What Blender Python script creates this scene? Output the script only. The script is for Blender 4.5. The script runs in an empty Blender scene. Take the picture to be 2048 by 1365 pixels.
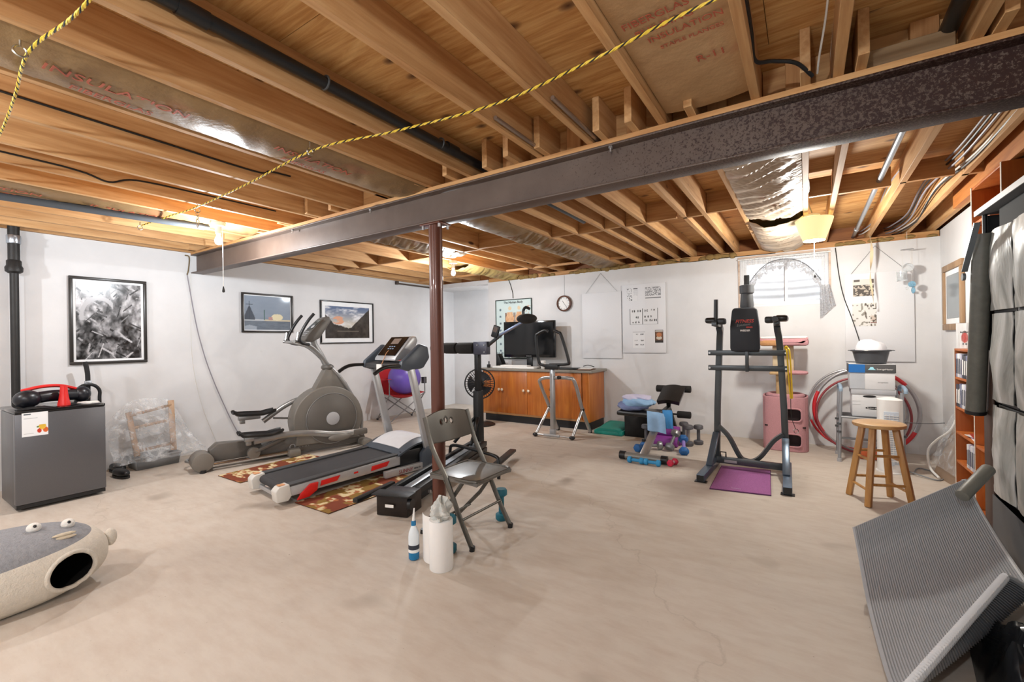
import bpy, bmesh, math, random
from math import sin, cos, pi, radians as R
from mathutils import Vector as V, Matrix

random.seed(7)
SC = bpy.context.scene
COL = SC.collection

# ---------------------------------------------------------------- camera
F_PX, YAW, CY, ROLL, CAM_H = 895.0, 0.581, 681.0, -0.0150, 1.30
cam_d = bpy.data.cameras.new('camera')
cam = bpy.data.objects.new('camera', cam_d)
COL.objects.link(cam)
cam_d.sensor_width = 36.0
cam_d.lens = F_PX / 2048 * 36
cam_d.shift_y = (CY - 682.5) / 2048
cam_d.clip_start = 0.05
_F = V((-sin(YAW), cos(YAW), 0)); _R = V((cos(YAW), sin(YAW), 0)); _U = V((0, 0, 1))
_x = _R * cos(ROLL) + _U * sin(ROLL); _y = -_R * sin(ROLL) + _U * cos(ROLL)
m = Matrix((_x, _y, -_F)).transposed().to_4x4()
m.translation = (0, 0, CAM_H)
cam.matrix_world = m
SC.camera = cam

# ---------------------------------------------------------------- world, exposure
world = bpy.data.worlds.new('daylight'); SC.world = world
world.use_nodes = True
wn = world.node_tree.nodes['Background']
wn.inputs[0].default_value = (0.92, 0.96, 1.0, 1); wn.inputs[1].default_value = 6.0
SC.view_settings.view_transform = 'Standard'
SC.view_settings.look = 'None'
SC.view_settings.gamma = 1.0
SC.view_settings.use_curve_mapping = False
SC.view_settings.exposure = 0.30

LX, BY, RX, FY = -6.12, 6.45, 1.2, -2.6        # left wall, back wall, right wall, wall behind the camera
ZJ, ZP = 2.405, 2.587                          # joist underside, subfloor underside
# bulb positions (the sockets hang from the joists); watts; rear ones are unseen extras added as fill light
BULBS = [('seen', (-4.42, 1.93), 64), ('seen', (-4.05, 4.72), 60), ('rear', (-2.6, -0.9), 85), ('rear', (-0.25, -0.75), 75), ('rear', (-5.0, -0.6), 62)]
BULB_COL = (0.90, 0.955, 1.0)

# ---------------------------------------------------------------- materials
MATS = {}
def lin(c):
    if isinstance(c, str):
        c = c.lstrip('#'); c = [int(c[i:i+2], 16) / 255 for i in (0, 2, 4)]
    return tuple(((x / 12.92) if x <= 0.04045 else ((x + 0.055) / 1.055) ** 2.4) for x in c) + (1,)
def new_mat(name):
    mt = bpy.data.materials.new(name); mt.use_nodes = True
    nt = mt.node_tree; b = nt.nodes['Principled BSDF']
    return mt, nt, b
def N(nt, t, **kw):
    n = nt.nodes.new(t)
    for k, v in kw.items():
        setattr(n, k, v)
    return n
def ramp(nt, fac, stops):
    r = N(nt, 'ShaderNodeValToRGB')
    el = r.color_ramp.elements
    while len(el) > 1: el.remove(el[0])
    el[0].position = stops[0][0]; el[0].color = lin(stops[0][1])
    for p, c in stops[1:]:
        e = el.new(p); e.color = lin(c)
    nt.links.new(fac, r.inputs[0])
    return r
def coords(nt, scale=(1, 1, 1), rot=(0, 0, 0), gen=False, rnd=0.0):
    tc = N(nt, 'ShaderNodeTexCoord'); mp = N(nt, 'ShaderNodeMapping')
    mp.inputs['Scale'].default_value = scale; mp.inputs['Rotation'].default_value = rot
    src = tc.outputs['Generated' if gen else 'Object']
    if rnd:
        oi = N(nt, 'ShaderNodeObjectInfo'); ml = N(nt, 'ShaderNodeVectorMath', operation='SCALE')
        cb = N(nt, 'ShaderNodeCombineXYZ')
        for i in range(3): nt.links.new(oi.outputs['Random'], cb.inputs[i])
        nt.links.new(cb.outputs[0], ml.inputs[0]); ml.inputs['Scale'].default_value = rnd
        ad = N(nt, 'ShaderNodeVectorMath', operation='ADD')
        nt.links.new(src, ad.inputs[0]); nt.links.new(ml.outputs[0], ad.inputs[1]); src = ad.outputs[0]
    nt.links.new(src, mp.inputs[0])
    return mp.outputs[0]
def noise(nt, vec, scale=5, detail=4, rough=0.55, dist=0.0):
    n = N(nt, 'ShaderNodeTexNoise')
    n.inputs['Scale'].default_value = scale; n.inputs['Detail'].default_value = detail
    n.inputs['Roughness'].default_value = rough; n.inputs['Distortion'].default_value = dist
    nt.links.new(vec, n.inputs['Vector'])
    return n.outputs['Fac']
def mixc(nt, fac, a, b, mode='MIX'):
    mx = N(nt, 'ShaderNodeMix', data_type='RGBA', blend_type=mode)
    for s, v in ((mx.inputs[0], fac), (mx.inputs[6], a), (mx.inputs[7], b)):
        if isinstance(v, (int, float)): s.default_value = v
        elif isinstance(v, (tuple, str)): s.default_value = v if isinstance(v, tuple) else lin(v)
        else: nt.links.new(v, s)
    return mx.outputs[2]
def bump(nt, b, h, strength=0.2, dist=0.01):
    bp = N(nt, 'ShaderNodeBump'); bp.inputs['Strength'].default_value = strength; bp.inputs['Distance'].default_value = dist
    nt.links.new(h, bp.inputs['Height']); nt.links.new(bp.outputs[0], b.inputs['Normal'])
def mat(name, col, rough=0.5, metal=0.0, var=0.08, scale=12, bmp=0.0, coat=0.0, spec=None, alpha=None, trans=None, ior=None, bscale=None):
    """a plain material: base colour with a little noise variation and optional fine relief"""
    if name in MATS: return MATS[name]
    mt, nt, b = new_mat(name)
    c = lin(col)
    vec = coords(nt, rnd=3.0)
    f = noise(nt, vec, scale)
    d = tuple(x * (1 - var) for x in c[:3]) + (1,); l = tuple(min(1, x * (1 + var)) for x in c[:3]) + (1,)
    nt.links.new(mixc(nt, f, d, l), b.inputs['Base Color'])
    b.inputs['Roughness'].default_value = rough; b.inputs['Metallic'].default_value = metal
    if coat: b.inputs['Coat Weight'].default_value = coat
    if spec is not None: b.inputs['Specular IOR Level'].default_value = spec
    if alpha is not None: b.inputs['Alpha'].default_value = alpha
    if trans is not None: b.inputs['Transmission Weight'].default_value = trans
    if ior is not None: b.inputs['IOR'].default_value = ior
    if bmp: bump(nt, b, noise(nt, vec, bscale or scale * 8, 3), bmp, 0.004)
    MATS[name] = mt
    return mt
def wood(name, dark, mid, light, axis='Y', s=1.0, rough=0.6, knots=True, rnd=7.0, coat=0.0, knotcol='#4a2a12'):
    if name in MATS: return MATS[name]
    mt, nt, b = new_mat(name)
    sc = {'X': (0.9, 13, 13), 'Y': (13, 0.9, 13), 'Z': (13, 13, 0.9)}[axis]
    vec = coords(nt, tuple(k * s for k in sc), rnd=rnd)
    n1 = noise(nt, vec, 1.0, 5, 0.6, 0.8)
    r1 = ramp(nt, n1, [(0.30, dark), (0.5, mid), (0.70, light)])
    n2 = noise(nt, vec, 4.0, 3, 0.5, 0.2)
    col = mixc(nt, 0.35, r1.outputs[0], ramp(nt, n2, [(0.3, dark), (0.7, light)]).outputs[0])
    oi = N(nt, 'ShaderNodeObjectInfo')
    col = mixc(nt, 0.55, col, ramp(nt, oi.outputs['Random'], [(0, '#c9c0b8'), (0.5, '#e8e4e0'), (1, '#ffffff')]).outputs[0], 'MULTIPLY')
    if knots:
        kv = coords(nt, {'X': (1.1, 3.2, 3.2), 'Y': (3.2, 1.1, 3.2), 'Z': (3.2, 3.2, 1.1)}[axis], rnd=rnd)
        vo = N(nt, 'ShaderNodeTexVoronoi'); vo.inputs['Scale'].default_value = 1.5
        nt.links.new(kv, vo.inputs['Vector'])
        kr = ramp(nt, vo.outputs['Distance'], [(0.0, '#ffffff'), (0.055, '#ffffff'), (0.11, '#000000')])
        col = mixc(nt, kr.outputs[0], col, knotcol)
    nt.links.new(col, b.inputs['Base Color'])
    b.inputs['Roughness'].default_value = rough
    if coat: b.inputs['Coat Weight'].default_value = coat
    bump(nt, b, n2, 0.12, 0.003)
    MATS[name] = mt
    return mt
def emit(name, col, strength, rough=0.4):
    if name in MATS: return MATS[name]
    mt, nt, b = new_mat(name)
    b.inputs['Base Color'].default_value = lin(col); b.inputs['Emission Color'].default_value = lin(col)
    b.inputs['Emission Strength'].default_value = strength; b.inputs['Roughness'].default_value = rough
    MATS[name] = mt
    return mt
def printed(name, rough=0.55):
    """flat print: takes its colours from the mesh's colour attribute"""
    if name in MATS: return MATS[name]
    mt, nt, b = new_mat(name)
    a = N(nt, 'ShaderNodeVertexColor', layer_name='print')
    nt.links.new(a.outputs[0], b.inputs['Base Color']); b.inputs['Roughness'].default_value = rough
    MATS[name] = mt
    return mt

# ---------------------------------------------------------------- mesh collector
def frame(d):
    d = V(d).normalized()
    u = V((0, 0, 1)) if abs(d.z) < 0.95 else V((1, 0, 0))
    a = d.cross(u).normalized()
    return a, a.cross(d).normalized()
class MB:
    def __init__(s): s.v = []; s.f = []
    def add(s, vs, fs):
        k = len(s.v); s.v += [tuple(p) for p in vs]; s.f += [tuple(i + k for i in f) for f in fs]; return s
    def box(s, c, d, rot=None):
        x, y, z = (k / 2 for k in d)
        p = [V(q) for q in ((-x,-y,-z),(x,-y,-z),(x,y,-z),(-x,y,-z),(-x,-y,z),(x,-y,z),(x,y,z),(-x,y,z))]
        if rot is not None:
            mt = rot if isinstance(rot, Matrix) else Matrix.Rotation(rot[2],3,'Z') @ Matrix.Rotation(rot[1],3,'Y') @ Matrix.Rotation(rot[0],3,'X')
            p = [mt @ q for q in p]
        return s.add([q + V(c) for q in p], [(0,3,2,1),(4,5,6,7),(0,1,5,4),(1,2,6,5),(2,3,7,6),(3,0,4,7)])
    def b2(s, a, b):                                            # box by two corners
        return s.box([(i + j) / 2 for i, j in zip(a, b)], [abs(i - j) for i, j in zip(a, b)])
    def bar(s, p0, p1, w, h=None, up=None):                     # rectangular bar between two points
        h = h or w; p0, p1 = V(p0), V(p1); d = (p1 - p0).normalized()
        if up is None: a, b = frame(d)
        else:
            a = d.cross(V(up)).normalized(); b = a.cross(d).normalized()
        q = []
        for p in (p0, p1):
            for i, j in ((-1,-1),(1,-1),(1,1),(-1,1)): q.append(p + a * (i * w / 2) + b * (j * h / 2))
        return s.add(q, [(0,3,2,1),(4,5,6,7),(0,1,5,4),(1,2,6,5),(2,3,7,6),(3,0,4,7)])
    def cyl(s, p0, p1, r0, r1=None, seg=16):
        r1 = r0 if r1 is None else r1; p0, p1 = V(p0), V(p1); a, b = frame(p1 - p0)
        vs = []
        for p, r in ((p0, r0), (p1, r1)):
            for i in range(seg):
                t = 2 * pi * i / seg; vs.append(p + a * (r * cos(t)) + b * (r * sin(t)))
        fs = [(i, i + seg, (i + 1) % seg + seg, (i + 1) % seg) for i in range(seg)]
        fs += [tuple(range(seg)), tuple(reversed(range(seg, 2 * seg)))]
        return s.add(vs, fs)
    def tube(s, pts, r, seg=8, closed=False, rads=None, sq=None):
        pts = [V(p) for p in pts]; n = len(pts); vs = []; fs = []
        pa = None
        for i, p in enumerate(pts):
            if closed: d = pts[(i + 1) % n] - pts[i - 1]
            elif i == 0: d = pts[1] - pts[0]
            elif i == n - 1: d = pts[-1] - pts[-2]
            else: d = (pts[i + 1] - p).normalized() + (p - pts[i - 1]).normalized()
            d.normalize()
            if pa is None: a, b = frame(d)
            else:
                a = (pa - d * pa.dot(d))
                a = a.normalized() if a.length > 1e-6 else frame(d)[0]
                b = a.cross(d).normalized()
            pa = a
            rr = rads[i] if rads else r
            for k in range(seg):
                t = 2 * pi * (k + (0.5 if sq else 0)) / seg
                vs.append(p + a * (rr * cos(t) * (sq[0] if sq else 1)) + b * (rr * sin(t) * (sq[1] if sq else 1)))
        for i in range(n if closed else n - 1):
            j = (i + 1) % n
            for k in range(seg):
                l = (k + 1) % seg
                fs.append((i * seg + k, i * seg + l, j * seg + l, j * seg + k))
        if not closed: fs += [tuple(reversed(range(seg))), tuple(range((n - 1) * seg, n * seg))]
        return s.add(vs, fs)
    def lathe(s, prof, c=(0, 0, 0), seg=24, axis=(0, 0, 1), cap=True):
        a, b = frame(axis); ax = V(axis).normalized(); c = V(c); vs = []; fs = []
        for r, h in prof:
            for i in range(seg):
                t = 2 * pi * i / seg; vs.append(c + ax * h + a * (r * cos(t)) + b * (r * sin(t)))
        for j in range(len(prof) - 1):
            for i in range(seg):
                k = (i + 1) % seg
                fs.append((j * seg + i, j * seg + k, (j + 1) * seg + k, (j + 1) * seg + i))
        if cap:
            fs.append(tuple(reversed(range(seg)))); n = len(prof) - 1; fs.append(tuple(range(n * seg, (n + 1) * seg)))
        return s.add(vs, fs)
    def prism(s, poly, o, u, w, d):                             # polygon in plane (o; u, w) extruded by vector d
        o, u, w, d = V(o), V(u), V(w), V(d); n = len(poly)
        p = [o + u * a + w * b for a, b in poly]
        fs = [tuple(range(n)), tuple(reversed(range(n, 2 * n)))]
        fs += [(i, i + n, (i + 1) % n + n, (i + 1) % n) for i in range(n)]
        return s.add(p + [q + d for q in p], fs)
    def ell(s, c, r, seg=16, rings=10, rot=None, sq=1.0):       # ellipsoid; sq < 1 makes it boxier
        vs = []; fs = []; c = V(c)
        if isinstance(r, (int, float)): r = (r, r, r)
        sg = lambda x: (abs(x) ** sq) * (1 if x >= 0 else -1)
        for j in range(rings + 1):
            ph = pi * j / rings
            for i in range(seg):
                t = 2 * pi * i / seg
                q = V((r[0] * sg(sin(ph)) * sg(cos(t)), r[1] * sg(sin(ph)) * sg(sin(t)), -r[2] * sg(cos(ph))))
                if rot is not None: q = rot @ q
                vs.append(c + q)
        for j in range(rings):
            for i in range(seg):
                k = (i + 1) % seg
                fs.append((j * seg + i, j * seg + k, (j + 1) * seg + k, (j + 1) * seg + i))
        return s.add(vs, fs)
    def grid(s, fn, nu, nv, closeu=False):
        vs = [fn(i / nu, j / nv) for j in range(nv + 1) for i in range(nu + (0 if closeu else 1))]
        w = nu if closeu else nu + 1
        fs = []
        for j in range(nv):
            for i in range(nu):
                k = (i + 1) % w
                fs.append((j * w + i, j * w + k, (j + 1) * w + k, (j + 1) * w + i))
        return s.add(vs, fs)
    def shell(s, fn, nu, nv, th):                               # a grid surface with thickness th
        g = MB().grid(fn, nu, nv); w = nu + 1
        P = [V(p) for p in g.v]; Nn = [V((0, 0, 0)) for _ in P]
        for f in g.f:
            n = (P[f[2]] - P[f[0]]).cross(P[f[3]] - P[f[1]])
            for i in f: Nn[i] += n
        Q = [p + n.normalized() * th if n.length > 1e-12 else p for p, n in zip(P, Nn)]
        k = len(P); fs = [tuple(reversed(f)) for f in g.f] + [tuple(i + k for i in f) for f in g.f]
        rim = [i for i in range(w)] + [j * w + nu for j in range(1, nv + 1)] + [nv * w + i for i in range(nu - 1, -1, -1)] + [j * w for j in range(nv - 1, 0, -1)]
        fs += [(rim[i], rim[(i + 1) % len(rim)], rim[(i + 1) % len(rim)] + k, rim[i] + k) for i in range(len(rim))]
        return s.add(P + Q, fs)
    def build(s, name, mt, parent=None, bevel=0.0, seg=2, smooth=True, org=None, angle=40, fix=True):
        me = bpy.data.meshes.new(name)
        o = bpy.data.objects.new(name, me); COL.objects.link(o)
        off = V((0, 0, 0))
        if parent is not None:
            o.parent = parent
            off = WORIG.get(parent.name, off)
            WORIG[o.name] = off
        elif org is not None:
            off = V(org); o.location = off
            WORIG[o.name] = off
        me.from_pydata([V(p) - off for p in s.v], [], s.f)
        bm = bmesh.new(); bm.from_mesh(me)
        if fix: bmesh.ops.recalc_face_normals(bm, faces=bm.faces)
        if bevel:
            ed = [e for e in bm.edges if len(e.link_faces) == 2 and e.calc_face_angle(0) > R(30)]
            bmesh.ops.bevel(bm, geom=ed, offset=bevel, segments=seg, profile=0.5, affect='EDGES', clamp_overlap=True)
        bm.to_mesh(me); bm.free()
        if smooth:
            me.shade_smooth(); me.set_sharp_from_angle(angle=R(angle))
        if isinstance(mt, (list, tuple)):
            for q in mt: me.materials.append(q)
        elif mt: me.materials.append(mt)
        return o
WORIG = {}      # world origin of things built straight in world coordinates

def tag(o, label=None, cat=None, group=None, kind=None):
    if label: o['label'] = label
    if cat: o['category'] = cat
    if group: o['group'] = group
    if kind: o['kind'] = kind
    return o
def thing(name, label, cat, loc, rotz=0.0, group=None, world=True, kind=None):
    """an Empty at the thing's base; with world=True its parts are given in world coordinates"""
    o = bpy.data.objects.new(name, None); COL.objects.link(o)
    o.location = loc; o.rotation_euler = (0, 0, rotz); o.empty_display_size = 0.1
    if world and not rotz: WORIG[o.name] = V(loc)
    return tag(o, label, cat, group, kind)
def copy_tree(o, parent=None):
    c = o.copy(); COL.objects.link(c); c.parent = parent
    for ch in [x for x in bpy.data.objects if x.parent == o]: copy_tree(ch, c)
    return c
def text(name, body, size, mt, parent, origin, u, w, lift=0.0015, align='LEFT', shear=0.0, bold=0.0):
    """lettering as a thin mesh lying in the plane (origin; u along the line, w up)"""
    cu = bpy.data.curves.new(name, 'FONT'); cu.body = body; cu.size = size; cu.align_x = align; cu.extrude = 0.0006; cu.shear = shear; cu.offset = bold
    cu.resolution_u = 3
    to = bpy.data.objects.new(name + '_tmp', cu); COL.objects.link(to)
    dg = bpy.context.evaluated_depsgraph_get(); dg.update()
    me = bpy.data.meshes.new_from_object(to.evaluated_get(dg)); me.name = name
    bpy.data.objects.remove(to)
    u, w = V(u).normalized(), V(w).normalized(); n = u.cross(w)
    off = WORIG.get(parent.name, V((0, 0, 0))) if parent else V((0, 0, 0))
    for vt in me.vertices:
        c = vt.co; p = V(origin) + u * c.x + w * c.y + n * (c.z + lift) - off; vt.co = p
    me.materials.clear(); me.materials.append(mt)
    o = bpy.data.objects.new(name, me); COL.objects.link(o); o.parent = parent
    return o
def picture(name, parent, o, u, w, W, H, nx, ny, fn, mt=None, org=None, lift=0.0):
    """a flat printed sheet; fn(s, t) gives an sRGB colour for s, t in 0..1"""
    u, w = V(u).normalized(), V(w).normalized(); n = u.cross(w)
    g = MB().grid(lambda a, b: V(o) + u * (a * W) + w * (b * H) + n * lift, nx, ny)
    ob = g.build(name, mt or printed('print'), parent, smooth=False, org=org, fix=False)
    me = ob.data
    ca = me.color_attributes.new('print', 'FLOAT_COLOR', 'POINT')
    k = 0
    for j in range(ny + 1):
        for i in range(nx + 1):
            ca.data[k].color = lin(fn(i / nx, j / ny)); k += 1
    return ob
def hsh(*a):
    x = sin(sum(q * w for q, w in zip(a, (12.9898, 78.233, 37.719)))) * 43758.5453
    return x - math.floor(x)
def vnoise(x, y, s=0):
    i, j = math.floor(x), math.floor(y); fx, fy = x - i, y - j
    fx = fx * fx * (3 - 2 * fx); fy = fy * fy * (3 - 2 * fy)
    a, b, c, d = hsh(i, j, s), hsh(i + 1, j, s), hsh(i, j + 1, s), hsh(i + 1, j + 1, s)
    return a + (b - a) * fx + (c - a) * fy + (a - b - c + d) * fx * fy
def fbm(x, y, s=0, o=4):
    t = 0; a = 0.5
    for k in range(o): t += a * vnoise(x, y, s + k); x *= 2; y *= 2; a *= 0.5
    return t
def lerp(a, b, t): return tuple(p + (q - p) * t for p, q in zip(a, b))
def hexc(h): return tuple(int(h[i:i+2], 16) / 255 for i in (1, 3, 5))
def bez(p0, p1, p2, p3, n=12):
    p0, p1, p2, p3 = V(p0), V(p1), V(p2), V(p3); out = []
    for i in range(n + 1):
        t = i / n; q = 1 - t
        out.append(p0 * q**3 + p1 * 3*q*q*t + p2 * 3*q*t*t + p3 * t**3)
    return out
def arc(c, r, a0, a1, u, w, n=12):
    c, u, w = V(c), V(u), V(w)
    return [c + u * (r * cos(R(a0 + (a1 - a0) * i / n))) + w * (r * sin(R(a0 + (a1 - a0) * i / n))) for i in range(n + 1)]
def smooth_path(pts, n=6):
    """Catmull-Rom through the points"""
    p = [V(q) for q in pts]; p = [p[0] * 2 - p[1]] + p + [p[-1] * 2 - p[-2]]; out = []
    for i in range(1, len(p) - 2):
        for k in range(n):
            t = k / n; a, b, c, d = p[i-1], p[i], p[i+1], p[i+2]
            out.append(0.5 * ((2*b) + (c - a) * t + (2*a - 5*b + 4*c - d) * t*t + (3*b - a - 3*c + d) * t**3))
    return out + [p[-2]]

# ================================================================ THE SETTING
def concrete():
    mt, nt, b = new_mat('concrete_floor')
    v = coords(nt)
    n1 = noise(nt, v, 0.9, 5, 0.6, 0.5)
    c = ramp(nt, n1, [(0.28, '#b3a89d'), (0.5, '#c2b8ac'), (0.72, '#cbc2b7')]).outputs[0]
    n2 = noise(nt, coords(nt, (1, 3, 1)), 5, 6, 0.65)
    c = mixc(nt, 0.4, c, ramp(nt, n2, [(0.3, '#b8a698'), (0.6, '#d0c7bc')]).outputs[0])
    spots = ramp(nt, noise(nt, v, 2.3, 2, 0.4), [(0.66, '#000000'), (0.78, '#ffffff')])
    c = mixc(nt, spots.outputs[0], c, '#a2968a')
    pits = ramp(nt, noise(nt, v, 60, 2, 0.5), [(0.74, '#000000'), (0.80, '#ffffff')])
    c = mixc(nt, pits.outputs[0], c, '#8d7f71')
    vo = N(nt, 'ShaderNodeTexVoronoi', feature='DISTANCE_TO_EDGE'); vo.inputs['Scale'].default_value = 0.33
    ds = N(nt, 'ShaderNodeVectorMath', operation='ADD'); nt.links.new(v, ds.inputs[0])
    nn = N(nt, 'ShaderNodeTexNoise'); nn.inputs['Scale'].default_value = 2.2; nn.inputs['Detail'].default_value = 6; nt.links.new(v, nn.inputs['Vector'])
    nt.links.new(nn.outputs['Color'], ds.inputs[1]); nt.links.new(ds.outputs[0], vo.inputs['Vector'])
    cr = ramp(nt, vo.outputs['Distance'], [(0.0, '#ffffff'), (0.0009, '#000000')])
    c = mixc(nt, mixc(nt, .45, '#000000', cr.outputs[0]), c, '#a79c90')
    nt.links.new(c, b.inputs['Base Color']); b.inputs['Roughness'].default_value = 0.62
    b.inputs['Specular IOR Level'].default_value = 0.35
    bump(nt, b, n2, 0.08, 0.01)
    return mt
def painted(name, c1, c2):
    mt, nt, b = new_mat(name)
    v = coords(nt); n1 = noise(nt, v, 1.6, 5, 0.6)
    c = ramp(nt, n1, [(0.3, c1), (0.7, c2)]).outputs[0]
    sm = ramp(nt, noise(nt, v, 3.1, 3, 0.6), [(0.70, '#000000'), (0.82, '#ffffff')])
    c = mixc(nt, sm.outputs[0], c, '#c4c3c2')
    nt.links.new(c, b.inputs['Base Color']); b.inputs['Roughness'].default_value = 0.75
    bump(nt, b, noise(nt, coords(nt, (1, 1, 1)), 9, 6, 0.7), 0.12, 0.01)
    return mt
M_FLOOR = concrete(); M_WALL = painted('white_painted_concrete', '#d0d0d1', '#dcdcdd')
M_LUM = wood('joist_lumber', '#b07c48', '#d0a06a', '#e4bb88', 'Y', 1.0, 0.65)
M_LUMX = wood('blocking_lumber', '#a8703c', '#cd9a62', '#e0b47c', 'X', 1.0, 0.65)
M_LUMZ = wood('upright_lumber', '#a06a3a', '#c28c56', '#d6a56e', 'Z', 1.0, 0.65)
def plywood():
    mt, nt, b = new_mat('plywood_subfloor')
    v = coords(nt, (1.1, 9, 1), rnd=9.0)
    n1 = noise(nt, v, 1.6, 6, 0.62, 1.6)
    c = ramp(nt, n1, [(0.26, '#94602c'), (0.42, '#bb8546'), (0.55, '#d0a064'), (0.75, '#e2ba7e')]).outputs[0]
    n2 = noise(nt, coords(nt, (3, 40, 1), rnd=5.0), 1.5, 3)
    c = mixc(nt, 0.3, c, ramp(nt, n2, [(0.35, '#a56c34'), (0.65, '#deb476')]).outputs[0])
    vo = N(nt, 'ShaderNodeTexVoronoi', voronoi_dimensions='2D'); vo.inputs['Scale'].default_value = 2.6; vo.inputs['Randomness'].default_value = 1
    nt.links.new(coords(nt, (0.75, 1.25, 0.01), rnd=4.0), vo.inputs['Vector'])
    k = ramp(nt, vo.outputs['Distance'], [(0.0, '#ffffff'), (0.05, '#d0d0d0'), (0.095, '#000000')])
    c = mixc(nt, k.outputs[0], c, '#4a260f')
    nt.links.new(c, b.inputs['Base Color']); b.inputs['Roughness'].default_value = 0.7
    bump(nt, b, n2, 0.15, 0.003)
    return mt
M_PLY = plywood()

tag(MB().b2((LX - .3, FY - .3, -.15), (RX + .3, BY + 1.0, 0)).build('floor', M_FLOOR, smooth=False), kind='structure')
tag(MB().b2((LX - .3, FY - .3, 0), (LX, BY + .98, 2.395)).build('wall_left', M_WALL, smooth=False), 'white painted concrete wall with the framed pictures', kind='structure')
tag(MB().b2((RX, FY - .3, 0), (RX + .3, BY, 2.40)).build('wall_right', M_WALL, smooth=False), kind='structure')
tag(MB().b2((LX, FY - .3, 0), (RX, FY, 2.40)).build('wall_front', M_WALL, smooth=False), kind='structure')
WX0, WX1, WZ0, WZ1, BT = -0.70, 0.235, 1.675, 2.30, 2.335
b = MB()
b.b2((-4.73, BY, 0), (WX0, BY + .3, BT)); b.b2((WX1, BY, 0), (RX + .3, BY + .3, BT)); b.b2((WX0, BY, 0), (WX1, BY + .3, WZ0)); b.b2((WX0, BY, WZ1), (WX1, BY + .3, BT))
b.b2((LX, BY, 2.31), (-4.73, BY + .98, BT + .05)); b.b2((LX, BY + .68, 0), (-4.43, BY + .98, 2.31))
tag(b.build('wall_back', M_WALL, smooth=False), 'white painted concrete wall with the basement window', kind='structure')

# ceiling: subfloor slab, plywood sheets, joists, blocking, sill plates
ceil = tag(MB().b2((LX - .3, FY - .3, ZP + .016), (RX + .3, BY + .3, ZP + .12)).b2((LX - .3, BY + .3, ZP + .016), (-4.4, BY + 1.0, ZP + .12)).build('ceiling', M_PLY, smooth=False), 'open joist ceiling with plywood subfloor', kind='structure')
ply_me = None
y = FY; r = 0
while y < BY + .2:
    x = LX - .1 - (r % 2) * 1.22
    while x < RX + .2:
        MB().b2((x + .0015, y + .0015, ZP), (x + 2.4385, min(y + 1.2185, BY + .29), ZP + .015)).build('plywood_sheet', M_PLY, ceil, smooth=False)
        x += 2.44
    y += 1.22; r += 1
NEAR = [-5.98, -5.60, -5.22, -4.80, -4.385, -3.98, -3.605, -3.155, -2.675, -2.235, -1.875, -1.33, -1.005, -.605, -.182, .13, .55, .93]
FAR = [-6.02, -5.58, -5.09, -4.52, -4.04, -3.59, -3.29, -2.72, -2.30, -2.0, -1.70, -1.495, -1.28, -.96, -.745, -.46, .012, .205, .565, .90, 1.15]
T = 0.038
def joist(x, y0, y1, z0=ZJ, z1=ZP):
    return MB().b2((x - T / 2, y0, z0), (x + T / 2, y1, z1)).build('joist', M_LUM, ceil, bevel=.002, seg=1, org=None)
for x in NEAR: joist(x, FY, 2.62 + hsh(x, 3) * .08)
for x in FAR: joist(x + (.0 if min(abs(x - q) for q in NEAR) > .05 else .042), 2.30 - hsh(x, 1) * .07, BY + .22)
fx = sorted(FAR)
for i in range(len(fx) - 1):
    a, c = fx[i] + T / 2 + .003, fx[i + 1] - T / 2 - .003
    if c - a < .05: continue
    yy = 4.31 + (.03 if i % 2 else -.01)
    MB().b2((a, yy - .019, ZJ), (c, yy + .019, ZP - .04 if i > 15 else ZP)).build('blocking', M_LUMX, ceil, bevel=.002, seg=1)
    if fx[i] < -2.2:
        MB().b2((a, 5.98, ZJ), (c, 6.01, ZJ + .03)).build('bridging_strip', M_LUMX, ceil)
nx_ = sorted(NEAR)
for i in range(len(nx_) - 1):
    a, c = nx_[i] + T / 2 + .003, nx_[i + 1] - T / 2 - .003
    MB().b2((a, 2.50, ZJ), (c, 2.535, ZP)).build('blocking', M_LUMX, ceil, bevel=.002, seg=1)
for x in (-3.2, -1.62, -1.15, -.78, -.36, -.02, .42):
    MB().b2((x - .045, 2.455, ZJ), (x + .045, 2.495, ZP)).build('cripple_block', M_LUMZ, ceil, bevel=.002, seg=1)
MB().b2((.19, 2.40, ZJ), (.50, 2.44, ZJ + .085)).build('scrap_block', wood('grey_scrap_lumber', '#7d6345', '#9a7d5a', '#b0946f', 'X'), ceil, bevel=.002, seg=1)
MB().b2((LX, BY + .23, BT), (RX + .2, BY + .27, ZP)).build('rim_board', wood('dark_rim_lumber', '#6b3d1c', '#8c5529', '#a46b3b', 'X'), ceil, smooth=False)
MB().b2((-4.73, BY + .03, BT), (RX, BY + .2, ZJ - .001)).build('sill_plate', M_LUMX, ceil, smooth=False)
MB().b2((LX + .0, 2.365, 2.378), (RX + .1, 2.497, ZJ - .001)).build('beam_plate', M_LUMX, ceil, smooth=False)
MB().b2((LX - .2, FY, 2.397), (LX + .03, BY + .2, ZJ + .02)).build('sill_plate', M_LUM, ceil, smooth=False)
for a_, c_ in (((RX + .05, FY - .2, 2.38), (RX + .1, BY + .25, ZP)), ((LX - .2, FY - .1, 2.38), (RX + .1, FY - .05, ZP)), ((LX - .2, FY - .1, 2.38), (LX - .15, BY + .9, ZP))):
    MB().b2(a_, c_).build('rim_board', MATS['dark_rim_lumber'], ceil, smooth=False)
# framing of the stair opening / duct chase over the right-hand wall
MB().b2((1.03, 2.9, 2.33), (1.07, 5.1, ZP)).build('header', wood('orange_header_lumber', '#9c5a22', '#b9702f', '#c98744', 'Y'), ceil, smooth=False)

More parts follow.
